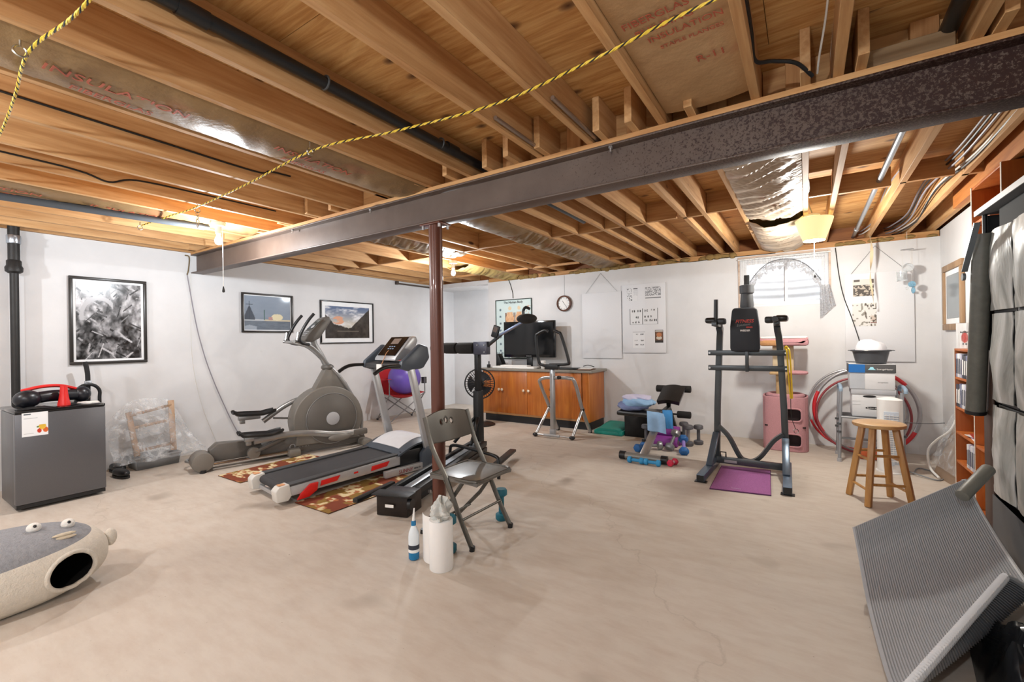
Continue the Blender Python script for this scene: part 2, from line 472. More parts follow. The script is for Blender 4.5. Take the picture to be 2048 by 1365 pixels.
# steel beam on its column
def steel():
    mt, nt, b = new_mat('rusty_primed_steel')
    v = coords(nt); n1 = noise(nt, v, 95, 4, 0.7, 0.2)
    gx = N(nt, 'ShaderNodeSeparateXYZ'); nt.links.new(v, gx.inputs[0])
    mr = N(nt, 'ShaderNodeMapRange'); nt.links.new(gx.outputs[0], mr.inputs[0])
    mr.inputs[1].default_value = 0.3; mr.inputs[2].default_value = 2.9; mr.inputs[3].default_value = -0.24; mr.inputs[4].default_value = 0.08
    ad = N(nt, 'ShaderNodeMath', operation='ADD'); nt.links.new(n1, ad.inputs[0]); nt.links.new(mr.outputs[0], ad.inputs[1])
    rr = ramp(nt, ad.outputs[0], [(0.46, '#000000'), (0.54, '#ffffff')])
    base = ramp(nt, noise(nt, v, 3, 4, 0.6), [(0.3, '#55453c'), (0.7, '#66564c')]).outputs[0]
    c = mixc(nt, rr.outputs[0], base, '#2e150e')
    nt.links.new(c, b.inputs['Base Color']); b.inputs['Roughness'].default_value = 0.5; b.inputs['Metallic'].default_value = 0.08
    bump(nt, b, n1, 0.05, 0.003)
    return mt
M_STEEL = steel()
bx0, bx1, yc = LX + .004, RX + .1, 2.43
beam = thing('steel_beam', 'long brown rust-speckled steel I-beam crossing the room under the joists', 'beam', (-2.2, yc, 2.155))
MB().b2((bx0, yc - .005, 2.167), (bx1, yc + .005, 2.366)).build('web', M_STEEL, beam, smooth=False)
MB().b2((bx0, yc - .066, 2.155), (bx1, yc + .066, 2.167)).build('flange', M_STEEL, beam, bevel=.003)
MB().b2((bx0, yc - .066, 2.366), (bx1, yc + .066, 2.378)).build('flange', M_STEEL, beam, bevel=.003)
M_BOLT = mat('zinc_bolt', '#b9babb', 0.35, 0.8)
for x in (-4.0, -2.9, -.89): MB().cyl((x, yc - .05, 2.335), (x, yc - .05, 2.367), .006).cyl((x, yc - .05, 2.355), (x, yc - .05, 2.366), .012, seg=6).build('bolt', M_BOLT, beam)
M_COL = mat('maroon_painted_steel', '#5f3629', 0.32, 0.15, 0.12, 6, coat=0.2)
cx, cyy = -2.25, 2.43
post = thing('support_column', 'round maroon steel support column under the beam', 'column', (cx, cyy, 0))
MB().cyl((cx, cyy, 0), (cx, cyy, 2.143), .049, seg=32).build('pole', M_COL, post)
MB().box((cx, cyy, 2.148), (.19, .13, .013)).build('cap_plate', M_COL, post, bevel=.002)
MB().box((cx, cyy, .006), (.18, .14, .012)).build('base_plate', M_COL, post, bevel=.002)
for sx in (-1, 1):
    for sy in (-1, 1): MB().cyl((cx + sx * .078, cyy + sy * .045, 2.117), (cx + sx * .078, cyy + sy * .045, 2.142), .010, seg=6).build('bolt', M_BOLT, post)

# window: frame, sill, two sliding sashes, panes, the corrugated well outside
M_VINYL = mat('white_vinyl', '#e8e8ea', 0.35, 0, 0.03)
M_GLASS = mat('window_glass', '#ffffff', 0.02, 0, 0.0, trans=1.0, ior=1.02, spec=0.3)
win = thing('window_1', 'small sliding basement window behind a lace curtain', 'window', ((WX0 + WX1) / 2, BY + .1, WZ0), kind='structure')
def rect_frame(x0, x1, z0, z1, y0, y1, t):
    return MB().b2((x0, y0, z0), (x0 + t, y1, z1)).b2((x1 - t, y0, z0), (x1, y1, z1)).b2((x0 + t, y0, z0), (x1 - t, y1, z0 + t)).b2((x0 + t, y0, z1 - t), (x1 - t, y1, z1))
rect_frame(WX0, WX1, WZ0, WZ1, BY + .12, BY + .20, .035).build('window_frame', M_VINYL, win, bevel=.003)
MB().b2((WX0 - .0, BY + .0, WZ0), (WX1, BY + .12, WZ0 + .022)).build('window_sill', M_VINYL, win, bevel=.003)
mx = (WX0 + WX1) / 2 + .03
for a, c, dy in ((WX0 + .036, mx + .02, .0), (mx - .02, WX1 - .036, .024)):
    sa = rect_frame(a, c, WZ0 + .036, WZ1 - .036, BY + .135 + dy, BY + .157 + dy, .03).build('sash', M_VINYL, win, bevel=.002)
    MB().b2((a + .031, BY + .144 + dy, WZ0 + .067), (c - .031, BY + .148 + dy, WZ1 - .067)).build('pane', M_GLASS, sa, smooth=False)
M_WELL = mat('galvanised_well', '#d9dbdd', 0.6, 0.0)
def wellf(s, t):
    a = pi * s; rr = 1 + .009 * sin(t * 2 * pi * 12)
    return ((WX0 + WX1) / 2 - cos(a) * .62 * rr, BY + .31 + sin(a) * .75 * rr, 1.3 + t * 1.25)
ww = MB().shell(wellf, 28, 90, .006).build('window_well', M_WELL, None, org=((WX0 + WX1) / 2, BY + .6, 1.3))
tag(ww, 'corrugated metal window well outside the basement window', 'window well')
tag(MB().b2((WX0 - .7, BY + .31, 1.2), (WX1 + .7, BY + 1.2, 1.3)).build('ground_gravel', mat('grey_gravel', '#9a958c', 0.9, 0, 0.3, 60), smooth=False, org=(-.2, BY + .7, 1.2)), 'grey gravel bed at the bottom of the window well', 'ground', kind='stuff')
# wooden casing around the window opening
wc = thing('trim_1', 'thin pinkish wooden casing around the basement window', 'trim', ((WX0 + WX1) / 2, BY, WZ0), kind='structure')
M_CAS = wood('pale_casing_wood', '#b79c88', '#d3bba8', '#e0cfc2', 'X', 1, .6, False)
MB().b2((WX1, BY - .012, WZ0), (WX1 + .02, BY - .001, WZ1 + .02)).build('casing', M_CAS, wc)
MB().b2((WX0 - .02, BY - .012, WZ0), (WX0, BY - .001, WZ1 + .02)).build('casing', M_CAS, wc)
MB().b2((WX0, BY - .016, WZ1), (WX1, BY - .001, WZ1 + .022)).build('casing', M_CAS, wc)

# bare bulbs in porcelain sockets
M_PORC = mat('white_porcelain', '#eeeeec', 0.25, 0, 0.02)
M_BULB = emit('glowing_bulb', '#fff4e2', 14.0)
def bulb(i, kind, xy, watts):
    x, y = xy
    lab = ['bare glowing bulb with a pull cord beside the grey foam pipe', 'bare glowing bulb seen behind the maroon column', 'extra unseen fill bulb behind the camera in the middle of the near ceiling', 'extra unseen fill bulb behind the camera toward the right wall', 'extra unseen fill bulb behind the camera toward the left wall'][i]
    t = thing('ceiling_bulb', lab, 'light bulb', (x, y, ZJ - .2), group='bare ceiling bulbs')
    MB().lathe([(.02, -.04), (.055, -.035), (.057, 0)], (x, y, ZJ - .001), 20).build('socket_base', M_PORC, t)
    MB().lathe([(.024, -.065), (.026, 0)], (x, y, ZJ - .04), 16).build('socket', M_PORC, t)
    MB().lathe([(.013, 0), (.015, -.015), (.028, -.045), (.031, -.065), (.024, -.088), (.006, -.098)], (x, y, ZJ - .105), 20).build('bulb', M_BULB, t)
    ld = bpy.data.lights.new('bulb_light', 'POINT'); ld.energy = watts; ld.color = BULB_COL; ld.shadow_soft_size = .035
    lo = bpy.data.objects.new('bulb_light', ld); COL.objects.link(lo); lo.parent = t; lo.location = (0, 0, -.045)
    if i == 0:
        MB().tube([(x + .03, y + .02, ZJ - .06), (x + .035, y + .02, ZJ - .2), (x + .035, y + .02, ZJ - .58)], .003, 6).build('pull_cord', mat('white_cord', '#eeeeee', .6), t)
        MB().lathe([(.004, 0), (.011, -.035), (.012, -.05), (.004, -.055)], (x + .035, y + .02, ZJ - .58), 10).build('cord_tassel', mat('black_plastic', '#17181a', .4), t)
for i, (k, xy, wt) in enumerate(BULBS): bulb(i, k, xy, wt)

# ================================================================ THINGS IN THE CEILING
def kraft(name, c1, c2, rough):
    mt, nt, b = new_mat(name)
    v = coords(nt, rnd=5); c = ramp(nt, noise(nt, v, 3, 5, .6), [(.3, c1), (.7, c2)]).outputs[0]
    rp = ramp(nt, noise(nt, coords(nt, (2.2, 1.1, 1), rnd=4), 3.0, 2, .4), [(.62, '#000000'), (.70, '#ffffff')])
    c = mixc(nt, mixc(nt, .35, '#000000', rp.outputs[0]), c, '#9c5a40')
    nt.links.new(c, b.inputs['Base Color']); b.inputs['Roughness'].default_value = rough
    bump(nt, b, noise(nt, v, 25, 4, .6), .25, .01)
    return mt
M_KRAFT = kraft('kraft_paper', '#7f6340', '#967850', .40)
M_KRAFT2 = kraft('pale_kraft_paper', '#b5a08a', '#cdbba6', .45)
M_RED = mat('red_print', '#b0573c', .6)
M_FIBRE = mat('yellow_fibreglass', '#93794a', .95, 0, .35, 40, bmp=.6)
def batt(label, x0, x1, y0, y1, z, sag, wr, m, seed=0, diag=.6, hole=None):
    t = thing('insulation_batt', label, 'insulation', ((x0 + x1) / 2, (y0 + y1) / 2, z), group='paper-faced insulation batts between the joists')
    def f(s, q):
        y = y0 + (y1 - y0) * q; x = x0 + (x1 - x0) * s
        e = sin(pi * min(1, max(0, s)))
        w = wr(y) if callable(wr) else wr
        k = fbm((y + diag * (x - x0)) * 13, x * 2.2 + seed, seed, 3) - .45 + .45 * (.5 - abs(2 * vnoise((y + diag * (x - x0) * 1.3) * 26, x * 5 + seed, seed + 9) - 1))
        return (x, y, z - sag * (e ** .6) - w * k * (.35 + e) + .006 * (fbm(x * 9, y * 4, seed) - .5))
    ny = int((y1 - y0) / (.022 if not callable(wr) and wr < .03 else .011))
    MB().shell(f, 14, ny, -.004).build('paper_facing', m, t, angle=60)
    MB().b2((x0 + .01, y0 + .02, z + .03), (x1 - .01, y1 - .02, z + .13)).build('fibreglass_fill', M_FIBRE, t, bevel=.02)
    return t
b1 = batt('long brown paper-faced insulation batt nearest the yellow rope hook', -2.653, -2.257, FY, 2.36, 2.425, .035, .012, M_KRAFT, 1)
b2 = batt('brown insulation batt with red print above the grey foam pipe', -4.778, -4.407, FY, 2.30, 2.43, .035, .014, M_KRAFT, 2)
b3 = batt('wide flat insulation batt with red lettering close above the beam', -.583, -.204, FY, 2.36, 2.455, .012, .006, kraft('tan_kraft_paper', '#a9845a', '#c09c72', .5), 3)
b4 = batt('crinkled brown insulation batt right of the column, beyond the beam', -2.698, -2.322, 2.55, 6.45, 2.42, .045, lambda y: .012 if y < 3.9 else .05, M_KRAFT, 4)
b5a = batt('pale crinkled insulation batt before the window, nearer piece', -.44, -.01, 2.55, 4.72, 2.41, .03, .06, M_KRAFT2, 5, .9)
b5b = batt('pale crinkled insulation batt over the window, farther piece', -.44, -.01, 4.86, 6.44, 2.40, .055, .06, M_KRAFT2, 6, .4)
b6 = batt('dark crinkled insulation batt left of the column, beyond the beam', -4.02, -3.61, 2.6, 4.5, 2.43, .03, .05, M_KRAFT, 7)
b7 = batt('short yellowish insulation batt above the back wall recess', -4.5, -4.06, 5.1, 6.45, 2.42, .06, .05, kraft('yellow_kraft', '#b89a55', '#cdb478', .6), 8)
for k, (s, body) in enumerate(((.05, 'FIBERGLAS'), (.046, 'BUILDING'), (.046, 'INSULATION'), (.03, 'STAPLE FLANGES'))):
    text('lettering', body, s, M_RED, b3, (-.55 + .03 * k, 1.62 + k * .06, 2.437), (1, -.05, 0), (-.05, -1, 0), .002)
text('lettering', 'R-11', .06, M_RED, b3, (-.36, 1.97, 2.437), (1, -.05, 0), (-.05, -1, 0), .002)
MB().box((-.29, 1.53, 2.4365), (.11, .03, .001)).build('print_bar', M_RED, b3)
for bt, xx, yy, zz in ((b1, -2.46, .45, 2.383), (b1, -2.46, 1.35, 2.383), (b2, -4.60, .35, 2.387), (b2, -4.60, 1.1, 2.387)):
    text('lettering', 'INSULATION', .085, M_RED, bt, (xx, yy, zz), (0, 1, 0), (1, 0, 0), .001)
    text('lettering', 'FIBERGLAS', .06, M_RED, bt, (xx - .10, yy + .1, zz), (0, 1, 0), (1, 0, 0), .001)
# loose tufts stuffed along the top of the back wall
b = MB()
for i in range(60):
    x = -4.3 + 3.6 * hsh(i, 2); b.ell((x, BY + .01 + .03 * hsh(i, 5), 2.352 + .02 * hsh(i, 6)), (.05 + .03 * hsh(i, 7), .04, .028 + .02 * hsh(i, 8)), 8, 5)
for i in range(14):
    x = .3 + .85 * hsh(i, 12); b.ell((x, BY + .05, 2.352 + .02 * hsh(i, 6)), (.06, .04, .025), 8, 5)
tag(b.build('insulation_tufts', M_FIBRE, org=(-2.2, BY, 2.35)), 'yellow insulation tufts stuffed along the top of the back wall', 'insulation', kind='stuff')

M_ABS = mat('black_abs_pipe', '#15181b', .35, 0, .2, 20)
M_GRY = mat('grey_coupling', '#4b4f52', .4)
t = thing('drain_pipe', 'black plastic drain pipe running between the near joists to the beam', 'pipe', (-1.805, 0, 2.44))
MB().cyl((-1.82, FY, 2.51), (-1.82, 4.1, 2.47), .027, seg=20).build('pipe', M_ABS, t)
for y in (.72, 2.12): MB().cyl((-1.82, y - .05, 2.49), (-1.82, y + .05, 2.488), .032, seg=20).build('coupling', M_ABS, t)
for y in (.55, 1.25, 2.02): MB().tube(arc((-1.82, y, 2.49), .030, 0, 360, (1, 0, 0), (0, 0, 1), 20), .005, 6).build('strap', M_GRY, t)
t = thing('foam_pipe', 'dark grey foam-covered pipe ending beside the lit bulb', 'pipe', (-4.7, .5, 2.36))
MB().cyl((-5.15, -2.2, 2.365), (-4.53, 1.86, 2.365), .027, seg=18).build('foam_sleeve', mat('grey_foam', '#50555b', .85), t)
MB().cyl((-4.53, 1.86, 2.365), (-4.524, 1.90, 2.365), .021, seg=14).build('pipe_end', M_GRY, t)
for y in (-.5, 1.7): MB().tube([(-4.53 - (1.86 - y) * .153, y, 2.34), (-4.56 - (1.86 - y) * .153, y, 2.37), (-4.53 - (1.86 - y) * .153, y, 2.41)], .004, 6).build('hanger', M_BOLT, t)
t = thing('waste_pipe', 'short black pipe over the far right end of the beam', 'pipe', (.485, 1, 2.5))
MB().cyl((.485, FY, 2.53), (.485, 2.47, 2.50), .03, seg=20).build('pipe', M_ABS, t)
MB().cyl((.485, 1.9, 2.507), (.485, 2.0, 2.506), .036, seg=20).build('coupling', M_ABS, t)
t = thing('conduit', 'silver metal conduit running toward the right end of the back wall', 'pipe', (.47, 4.5, 2.45))
MB().cyl((.475, 2.55, 2.465), (.475, 6.55, 2.445), .019, seg=14).build('conduit_tube', mat('galvanised', '#a9b0b8', .3, .85), t)
MB().cyl((.475, 6.1, 2.447), (.475, 6.16, 2.447), .024, seg=14).build('coupling', mat('galvanised', '#a9b0b8'), t)
M_COP = mat('dull_copper', '#a9998c', .35, .7)
for x, l in ((-1.296, 'thin metal water pipe beside the middle joist by the beam'), (-.97, 'thin metal water pipe two joists left of the lettered batt')):
    o = MB().cyl((x, 1.85, 2.425), (x, 2.9, 2.425), .011, seg=10).build('water_pipe', M_COP, org=(x, 0, 2.425)); tag(o, l, 'pipe', 'thin water pipes')
# cables
M_BLK = mat('black_cable', '#141414', .5); M_WHT = mat('white_cable', '#d6d3cd', .5); M_GRC = mat('grey_cable', '#8e8a92', .5)
def cable(pts, r, m, label, name='cable', n=6, grp=None):
    p = smooth_path(pts, n); o = MB().tube(p, r, 6).build(name, m, org=p[0]); return tag(o, label, 'cable', grp)
cable([(-3.128, -1, 2.52), (-3.128, .45, 2.50), (-3.128, 1.0, 2.49), (-3.128, 1.6, 2.48), (-3.126, 1.7, 2.51), (-3.126, 1.85, 2.52)], .006, M_BLK, 'black cable stapled along a joist above the cleaner foam pipe')
cable([(-3.955, -1, 2.47), (-3.955, .56, 2.46), (-3.955, .9, 2.45), (-3.955, 1.05, 2.42), (-3.955, 1.2, 2.475), (-3.955, 1.6, 2.486), (-3.955, 2.2, 2.49)], .006, M_BLK, 'wavy black cable on the brightly lit joist at the left')
cable([(-.160, 1.2, 2.5), (-.160, 1.9, 2.47), (-.160, 2.08, 2.43), (-.10, 2.15, 2.44), (-.02, 2.2, 2.43), (.038, 2.28, 2.395)], .008, M_BLK, 'black cable hanging off the joist right of the lettered batt')
cable([(.085, 1.5, 2.52), (.08, 1.97, 2.49), (.06, 2.2, 2.43), (.055, 2.3, 2.41)], .004, M_WHT, 'thin white string hanging before the beam at the upper right')
for i, (x, z, mm) in enumerate(((.60, 2.50, M_GRC), (.612, 2.47, M_WHT), (.93, 2.51, M_GRC), (.935, 2.48, M_BLK), (.945, 2.45, M_GRC), (1.0, 2.43, M_BLK), (1.01, 2.46, M_WHT))):
    w = .02
    x2 = x if i < 2 else x - .09
    cable([(x2, 2.6, z), (x2 + w, 3.3, z + .02), (x2, 4.0, z - .01), (x2 - w, 4.9, z + .03), (x2 + .01, 5.8, z - .02), (x2 - .05, 6.3, z - .03), (x2 - .08, 6.6, z)], .007, mm, ['grey cable beside the joist right of the conduit', 'white cable beside the joist right of the conduit', 'uppermost grey cable of the bundle near the right wall', 'upper black cable of the bundle near the right wall', 'lower grey cable of the bundle near the right wall', 'lowest black cable of the bundle near the right wall', 'white cable of the bundle near the right wall'][i], grp='cables at the right end of the ceiling')
cable([(-.02, 3.2, 2.5), (.02, 3.7, 2.44), (.035, 4.1, 2.42), (.02, 4.5, 2.45), (.06, 4.9, 2.42)], .005, mat('brown_cable', '#6b5a3c', .5), 'brown lamp wire beside the pale batt')
cable([(-.30, BY - .02, 2.33), (-.9, BY - .01, 2.34), (-1.3, BY - .015, 2.33), (-1.5, BY - .02, 2.36)], .004, M_BLK, 'black wire along the top of the back wall left of the window')

# yellow and black rope strung on hooks
M_YEL = mat('yellow_rope', '#d9b93c', .6, 0, .15, 60); M_RBK = mat('black_rope', '#1b1a16', .7)
def rope(label, pts, pitch=.06):
    path = smooth_path(pts, 10)
    # resample evenly
    L = [0]
    for a, c in zip(path, path[1:]): L.append(L[-1] + (c - a).length)
    t = thing('rope', label, 'rope', tuple(path[0]))
    for k, (m, nm) in enumerate(((M_YEL, 'yellow_strand'), (M_RBK, 'black_strand'), (M_YEL, 'yellow_strand'))):
        q = []; n = int(L[-1] / pitch * 9); j = 0
        for i in range(n + 1):
            d = L[-1] * i / n
            while j < len(L) - 2 and L[j + 1] < d: j += 1
            u = (d - L[j]) / max(1e-6, L[j + 1] - L[j]); p = path[j].lerp(path[j + 1], u)
            a, c = frame(path[j + 1] - path[j]); th = 2 * pi * (d / pitch + k / 3)
            q.append(p + a * (.0027 * cos(th)) + c * (.0027 * sin(th)))
        MB().tube(q, .0034 if nm[0] == 'y' else .0029, 5).build(nm, m, t)
rope('yellow and black twisted rope sagging across the joists before the beam', [(1.1, 1.5, 2.40), (.3, 1.52, 2.375), (-.29, 1.54, 2.362), (-.63, 1.58, 2.352), (-1.13, 1.62, 2.345), (-1.7, 1.55, 2.350), (-2.26, 1.48, 2.372), (-3.1, 1.53, 2.366), (-3.93, 1.57, 2.372), (-4.4, 1.56, 2.378), (-4.96, 1.54, 2.38)])
rope('yellow twisted rope crossing the upper left corner', [(-1.0, .45, 2.385), (-1.87, .45, 2.378), (-2.31, .40, 2.362), (-2.8, .44, 2.372), (-3.38, .478, 2.38), (-4.2, .5, 2.385)])
M_HOOK = mat('shiny_hook_steel', '#b9b3a6', .25, .95)
def hook(x, y, label, chain=0):
    t = thing('screw_hook', label, 'hook', (x, y, ZJ - .06), group='screw hooks holding the yellow ropes')
    MB().cyl((x, y, ZJ - .03), (x, y, ZJ + .005), .0035, seg=8).build('shank', M_HOOK, t)
    MB().tube([V((x, y + .018 * cos(R(a)), ZJ - .047 + .018 * sin(R(a)))) for a in range(90, 421, 22)], .0035, 8).build('eye', M_HOOK, t)
    for k in range(chain):
        z = ZJ - .075 - k * .03; u = (1, 0, 0) if k % 2 else (0, 1, 0)
        MB().tube([V((x, y, z)) + V(u) * (.010 * cos(R(a))) + V((0, 0, .017 * sin(R(a)))) for a in range(0, 360, 30)], .003, 6, True).build('chain_link', M_HOOK, t)
    return t
hook(-2.27, 1.46, 'small dark screw hook in the middle of the sagging rope'); hook(-2.33, .38, 'shiny screw eye holding the rope at the upper left corner')
hook(-3.98, 1.59, 'screw hook with a short hanging chain and ring near the lit bulb', 4); hook(-4.97, 1.53, 'screw hook at the far left end of the rope')

# ceiling lamp with cream shade near the window
lx, ly = .075, 4.95
t = thing('ceiling_lamp', 'cream flared glass lamp shade hanging under the joists before the window', 'lamp', (lx, ly, 2.17))
M_SHADE = emit('lit_cream_shade', '#f4e8b0', .6)
MB().lathe([(.085, 2.17), (.10, 2.21), (.128, 2.29), (.148, 2.355), (.150, 2.368), (.146, 2.368), (.124, 2.29), (.096, 2.212), (.081, 2.172)], (lx, ly, 0), 32, cap=False).build('lamp_shade', M_SHADE, t)
MB().lathe([(.078, 0), (.08, .012)], (lx, ly, 2.176), 24).build('diffuser', emit('lit_diffuser', '#fff6d8', 2.5), t)
MB().lathe([(.02, 0), (.07, .01), (.07, .025)], (lx - .02, ly, 2.379), 24).build('canopy', M_PORC, t)
MB().cyl((lx, ly, 2.34), (lx, ly, 2.382), .02).build('socket', M_PORC, t)
MB().tube([(lx, ly - .0, 2.176), (lx, ly, 2.02), (lx + .002, ly, 1.86)], .002, 5).build('pull_cord', mat('white_cord', '#eeeeee', .6), t)
MB().lathe([(.003, 0), (.008, -.02), (.003, -.03)], (lx + .002, ly, 1.86), 8).build('cord_tassel', M_BLK, t)
ld = bpy.data.lights.new('lamp_light', 'POINT'); ld.energy = 80; ld.color = (1, .97, .90); ld.shadow_soft_size = .06
lo = bpy.data.objects.new('lamp_light', ld); COL.objects.link(lo); lo.parent = t; lo.location = (0, 0, -.05)

# ================================================================ LEFT SIDE OF THE ROOM
M_BLKP = mat('black_plastic', '#17181a', .4)
M_BLKM = mat('matte_black_metal', '#1d1e20', .45, .2)
M_CHR = mat('chrome', '#c8c9ca', .12, 1.0, .02)
M_WHT2 = mat('white_plastic', '#e6e6e4', .4, 0, .03)
M_REDP = mat('red_plastic', '#d3201c', .38, 0, .08)
M_PAPER = mat('white_paper', '#ecebe8', .7, 0, .03)

# soil stack
px_, py_ = -6.03, .925
t = thing('soil_stack', 'black cast iron vertical drain pipe on the left wall by the fridge', 'pipe', (px_, py_, 0))
M_IRON = mat('cast_iron', '#2a2928', .5, .4, .35, 14, bmp=.3)
MB().cyl((px_, py_, 0), (px_, py_, 2.10), .030, seg=20).build('pipe', M_IRON, t)
MB().cyl((px_, py_, 2.10), (px_, py_, 2.42), .040, seg=20).build('pipe_section', M_IRON, t)
MB().lathe([(.04, 0), (.058, .015), (.06, .05), (.05, .07), (.05, .11), (.042, .12)], (px_, py_, 1.98), 20).build('hub', M_IRON, t)
MB().lathe([(.046, 0), (.048, .005), (.048, .07), (.046, .075)], (px_, py_, 2.25), 20).build('clamp_band', mat('galvanised', '#a9b0b8'), t)
for z in (2.26, 2.31): MB().box((px_ + .05, py_, z), (.02, .015, .012)).build('clamp_screw', M_BOLT, t)

# mini fridge
fx0, fx1, fy0, fy1, fz = -5.73, -5.18, .785, 1.328, .80
t = thing('mini_fridge', 'dark grey mini fridge with a paper label standing by the left wall', 'fridge', ((fx0 + fx1) / 2, (fy0 + fy1) / 2, 0))
M_FRI = mat('dark_steel_door', '#67686c', .38, .55, .12, 300)
M_FRS = mat('grey_fridge_side', '#57585b', .35, .3)
MB().b2((fx0, fy0 + .004, .02), (fx1 - .065, fy1 - .004, fz - .03)).build('body', M_FRS, t, bevel=.006)
dr = MB().b2((fx1 - .06, fy0, .055), (fx1, fy1, fz - .028)).build('door', M_FRI, t, bevel=.006)
MB().b2((fx0, fy0, fz - .026), (fx1 + .002, fy1, fz)).build('top', mat('gloss_black', '#101113', .12), t, bevel=.006)
MB().b2((fx1 - .058, fy0 + .004, .022), (fx1 - .01, fy1 - .004, .052)).build('kick_plate', M_BLKP, t)
for yy in (fy0 + .06, fy1 - .06):
    for xx in (fx0 + .05, fx1 - .1): MB().cyl((xx, yy, 0), (xx, yy, .021), .02).build('foot', M_BLKP, t)
def fr_label(s, q):
    if .55 < s and q < .45:
        d1 = math.hypot(s - .78, q - .38); d2 = math.hypot(s - .66, q - .2); d3 = math.hypot(s - .9, q - .22)
        if d1 < .14: return hexc('#e0b63c')
        if d2 < .09: return hexc('#c4341f')
        if d3 < .11: return hexc('#d8642a')
        if math.hypot(s - .6, q - .36) < .04: return hexc('#5d7d3a')
    if .08 < s < .35 and .88 < q < .93: return hexc('#4a5560')
    if .08 < s < .6 and .72 < q < .745: return hexc('#9aa0a6')
    if .08 < s < .45 and .1 < q < .12: return hexc('#b4b8bc')
    return hexc('#edf0f3')
picture('paper_label', dr, (fx1, .823, .59), (0, 1, 0), (0, 0, 1), .147, .196, 48, 60, fr_label, lift=.0015)
# things lying on the fridge
t = thing('exercise_roller', 'black and red twin-bulb exercise device lying on the fridge', 'exercise device', (-5.42, 1.03, .80))
M_NAVY = mat('navy_rubber', '#15171f', .35)
MB().ell((-5.36, .885, .875), (.075, .085, .073), 18, 12).build('end_bulb', M_NAVY, t)
MB().ell((-5.45, 1.235, .875), (.07, .065, .07), 18, 12).build('end_bulb', M_NAVY, t)
MB().tube(smooth_path([(-5.37, .90, .872), (-5.39, 1.03, .885), (-5.44, 1.2, .875)], 6), .048, 12).build('grip_bar', M_NAVY, t)
MB().tube(smooth_path([(-5.42, .86, .94), (-5.40, .98, .968), (-5.43, 1.10, .962), (-5.46, 1.2, .925)], 6), .018, 10, sq=(1.6, .8)).build('red_band', M_REDP, t)
o = MB().lathe([(.042, .802), (.041, .82), (.034, .85), (.026, .91), (.023, .965), (.018, .965), (.021, .91)], (-5.30, 1.09, 0), 24, cap=False).build('red_cup', M_REDP, org=(-5.30, 1.09, .802))
tag(o, 'bright red flared plastic cup upside down on the fridge', 'cup')
for k, (x, y, a, m, l) in enumerate(((-5.29, 1.24, .5, M_PAPER, 'white folded papers at the right edge of the fridge top'), (-5.36, 1.14, -.3, M_BLKP, 'flat black gadget on the fridge top behind the red cup'))):
    t2 = thing('papers' if k == 0 else 'gadget', l, 'papers' if k == 0 else 'gadget', (x, y, .801))
    for j in range(3 if k == 0 else 1): MB().box((x, y, .805 + j * .005), (.13 - .01 * j, .09, .004 if k == 0 else .012), (0, 0, a + j * .2)).build('sheet' if k == 0 else 'case', m, t2, bevel=.001)
t = thing('crumpled_bag', 'crumpled black plastic bag at the left of the fridge top', 'bag', (-5.3, .9, .801))
MB().shell(lambda s, q: (-5.19 - .09 * s, .80 + .22 * q, .805 + .02 * sin(pi * s) * sin(pi * q) * (.4 + fbm(s * 6, q * 8, 3))), 14, 18, .003).build('bag_skin', M_BLKP, t)
# bent-bar exercise handle behind the fridge
t = thing('ab_roller_frame', 'black bent-tube exercise frame with an arch standing behind the fridge', 'exercise frame', (-5.93, 1.39, 0))
MB().tube(smooth_path([(-5.93, 1.37, 1.15), (-5.93, 1.385, 1.08), (-5.93, 1.392, .95), (-5.93, 1.385, .5), (-5.93, 1.38, .02)], 6), .020, 12).build('upright', M_BLKM, t)
MB().tube([(-5.90, 1.385 - .085, .01), (-5.90, 1.385 - .085, .80)] + arc((-5.90, 1.385, .84), .088, 180, 0, (0, 1, 0), (0, 0, 1), 14) + [(-5.90, 1.385 + .085, .80), (-5.90, 1.385 + .085, .01)], .015, 10).build('arch', M_BLKM, t)
MB().box((-5.905, 1.388, .94), (.03, .05, .045)).build('clamp', mat('galvanised', '#a9b0b8'), t, bevel=.004)
for k, (x, y, a) in enumerate(((-5.97, 1.62, .1), (-5.69, 1.57, .1))):
    t = thing('black_shoe', ['black slip-on shoe beside the fridge, nearer the wall', 'black slip-on shoe beside the fridge, nearer the room'][k], 'shoe', (x, y, 0), a, world=False, group='black shoes by the fridge')
    MB().ell((0, 0, .045), (.13, .045, .04), 18, 10, sq=.8).build('upper', M_BLKP, t)
    MB().prism([(cos(R(q)) * .135, sin(R(q)) * .05) for q in range(0, 360, 20)], (0, 0, .002), (1, 0, 0), (0, 1, 0), (0, 0, .018)).build('sole', mat('dark_sole', '#2b2a29', .7), t)

# plastic-wrapped wooden chair frame leaning on a grey bin
t = thing('storage_bin', 'shallow grey plastic bin on the floor under the wrapped wooden frame', 'bin', (-5.88, 1.88, 0))
M_BIN = mat('grey_bin_plastic', '#8b8e91', .4)
def bin_wall(x0, x1, y0, y1, z0, z1, fl, m, t):
    b = MB(); k = .006
    o = [(x0, y0), (x1, y0), (x1, y1), (x0, y1)]; e = fl
    O = [(x0 - e, y0 - e), (x1 + e, y0 - e), (x1 + e, y1 + e), (x0 - e, y1 + e)]
    for i in range(4):
        j = (i + 1) % 4
        b.add([(*o[i], z0), (*o[j], z0), (*O[j], z1), (*O[i], z1)], [(0, 1, 2, 3)])
    b.add([(*q, z0) for q in o], [(3, 2, 1, 0)])
    ob = b.build('body', m, t); md = ob.modifiers.new('thick', 'SOLIDIFY'); md.thickness = .005
bin_wall(-6.06, -5.82, 1.74, 2.10, .002, .125, .02, M_BIN, t)
b = MB()
ring = [(-6.085, 1.715), (-5.795, 1.715), (-5.795, 2.125), (-6.085, 2.125)]
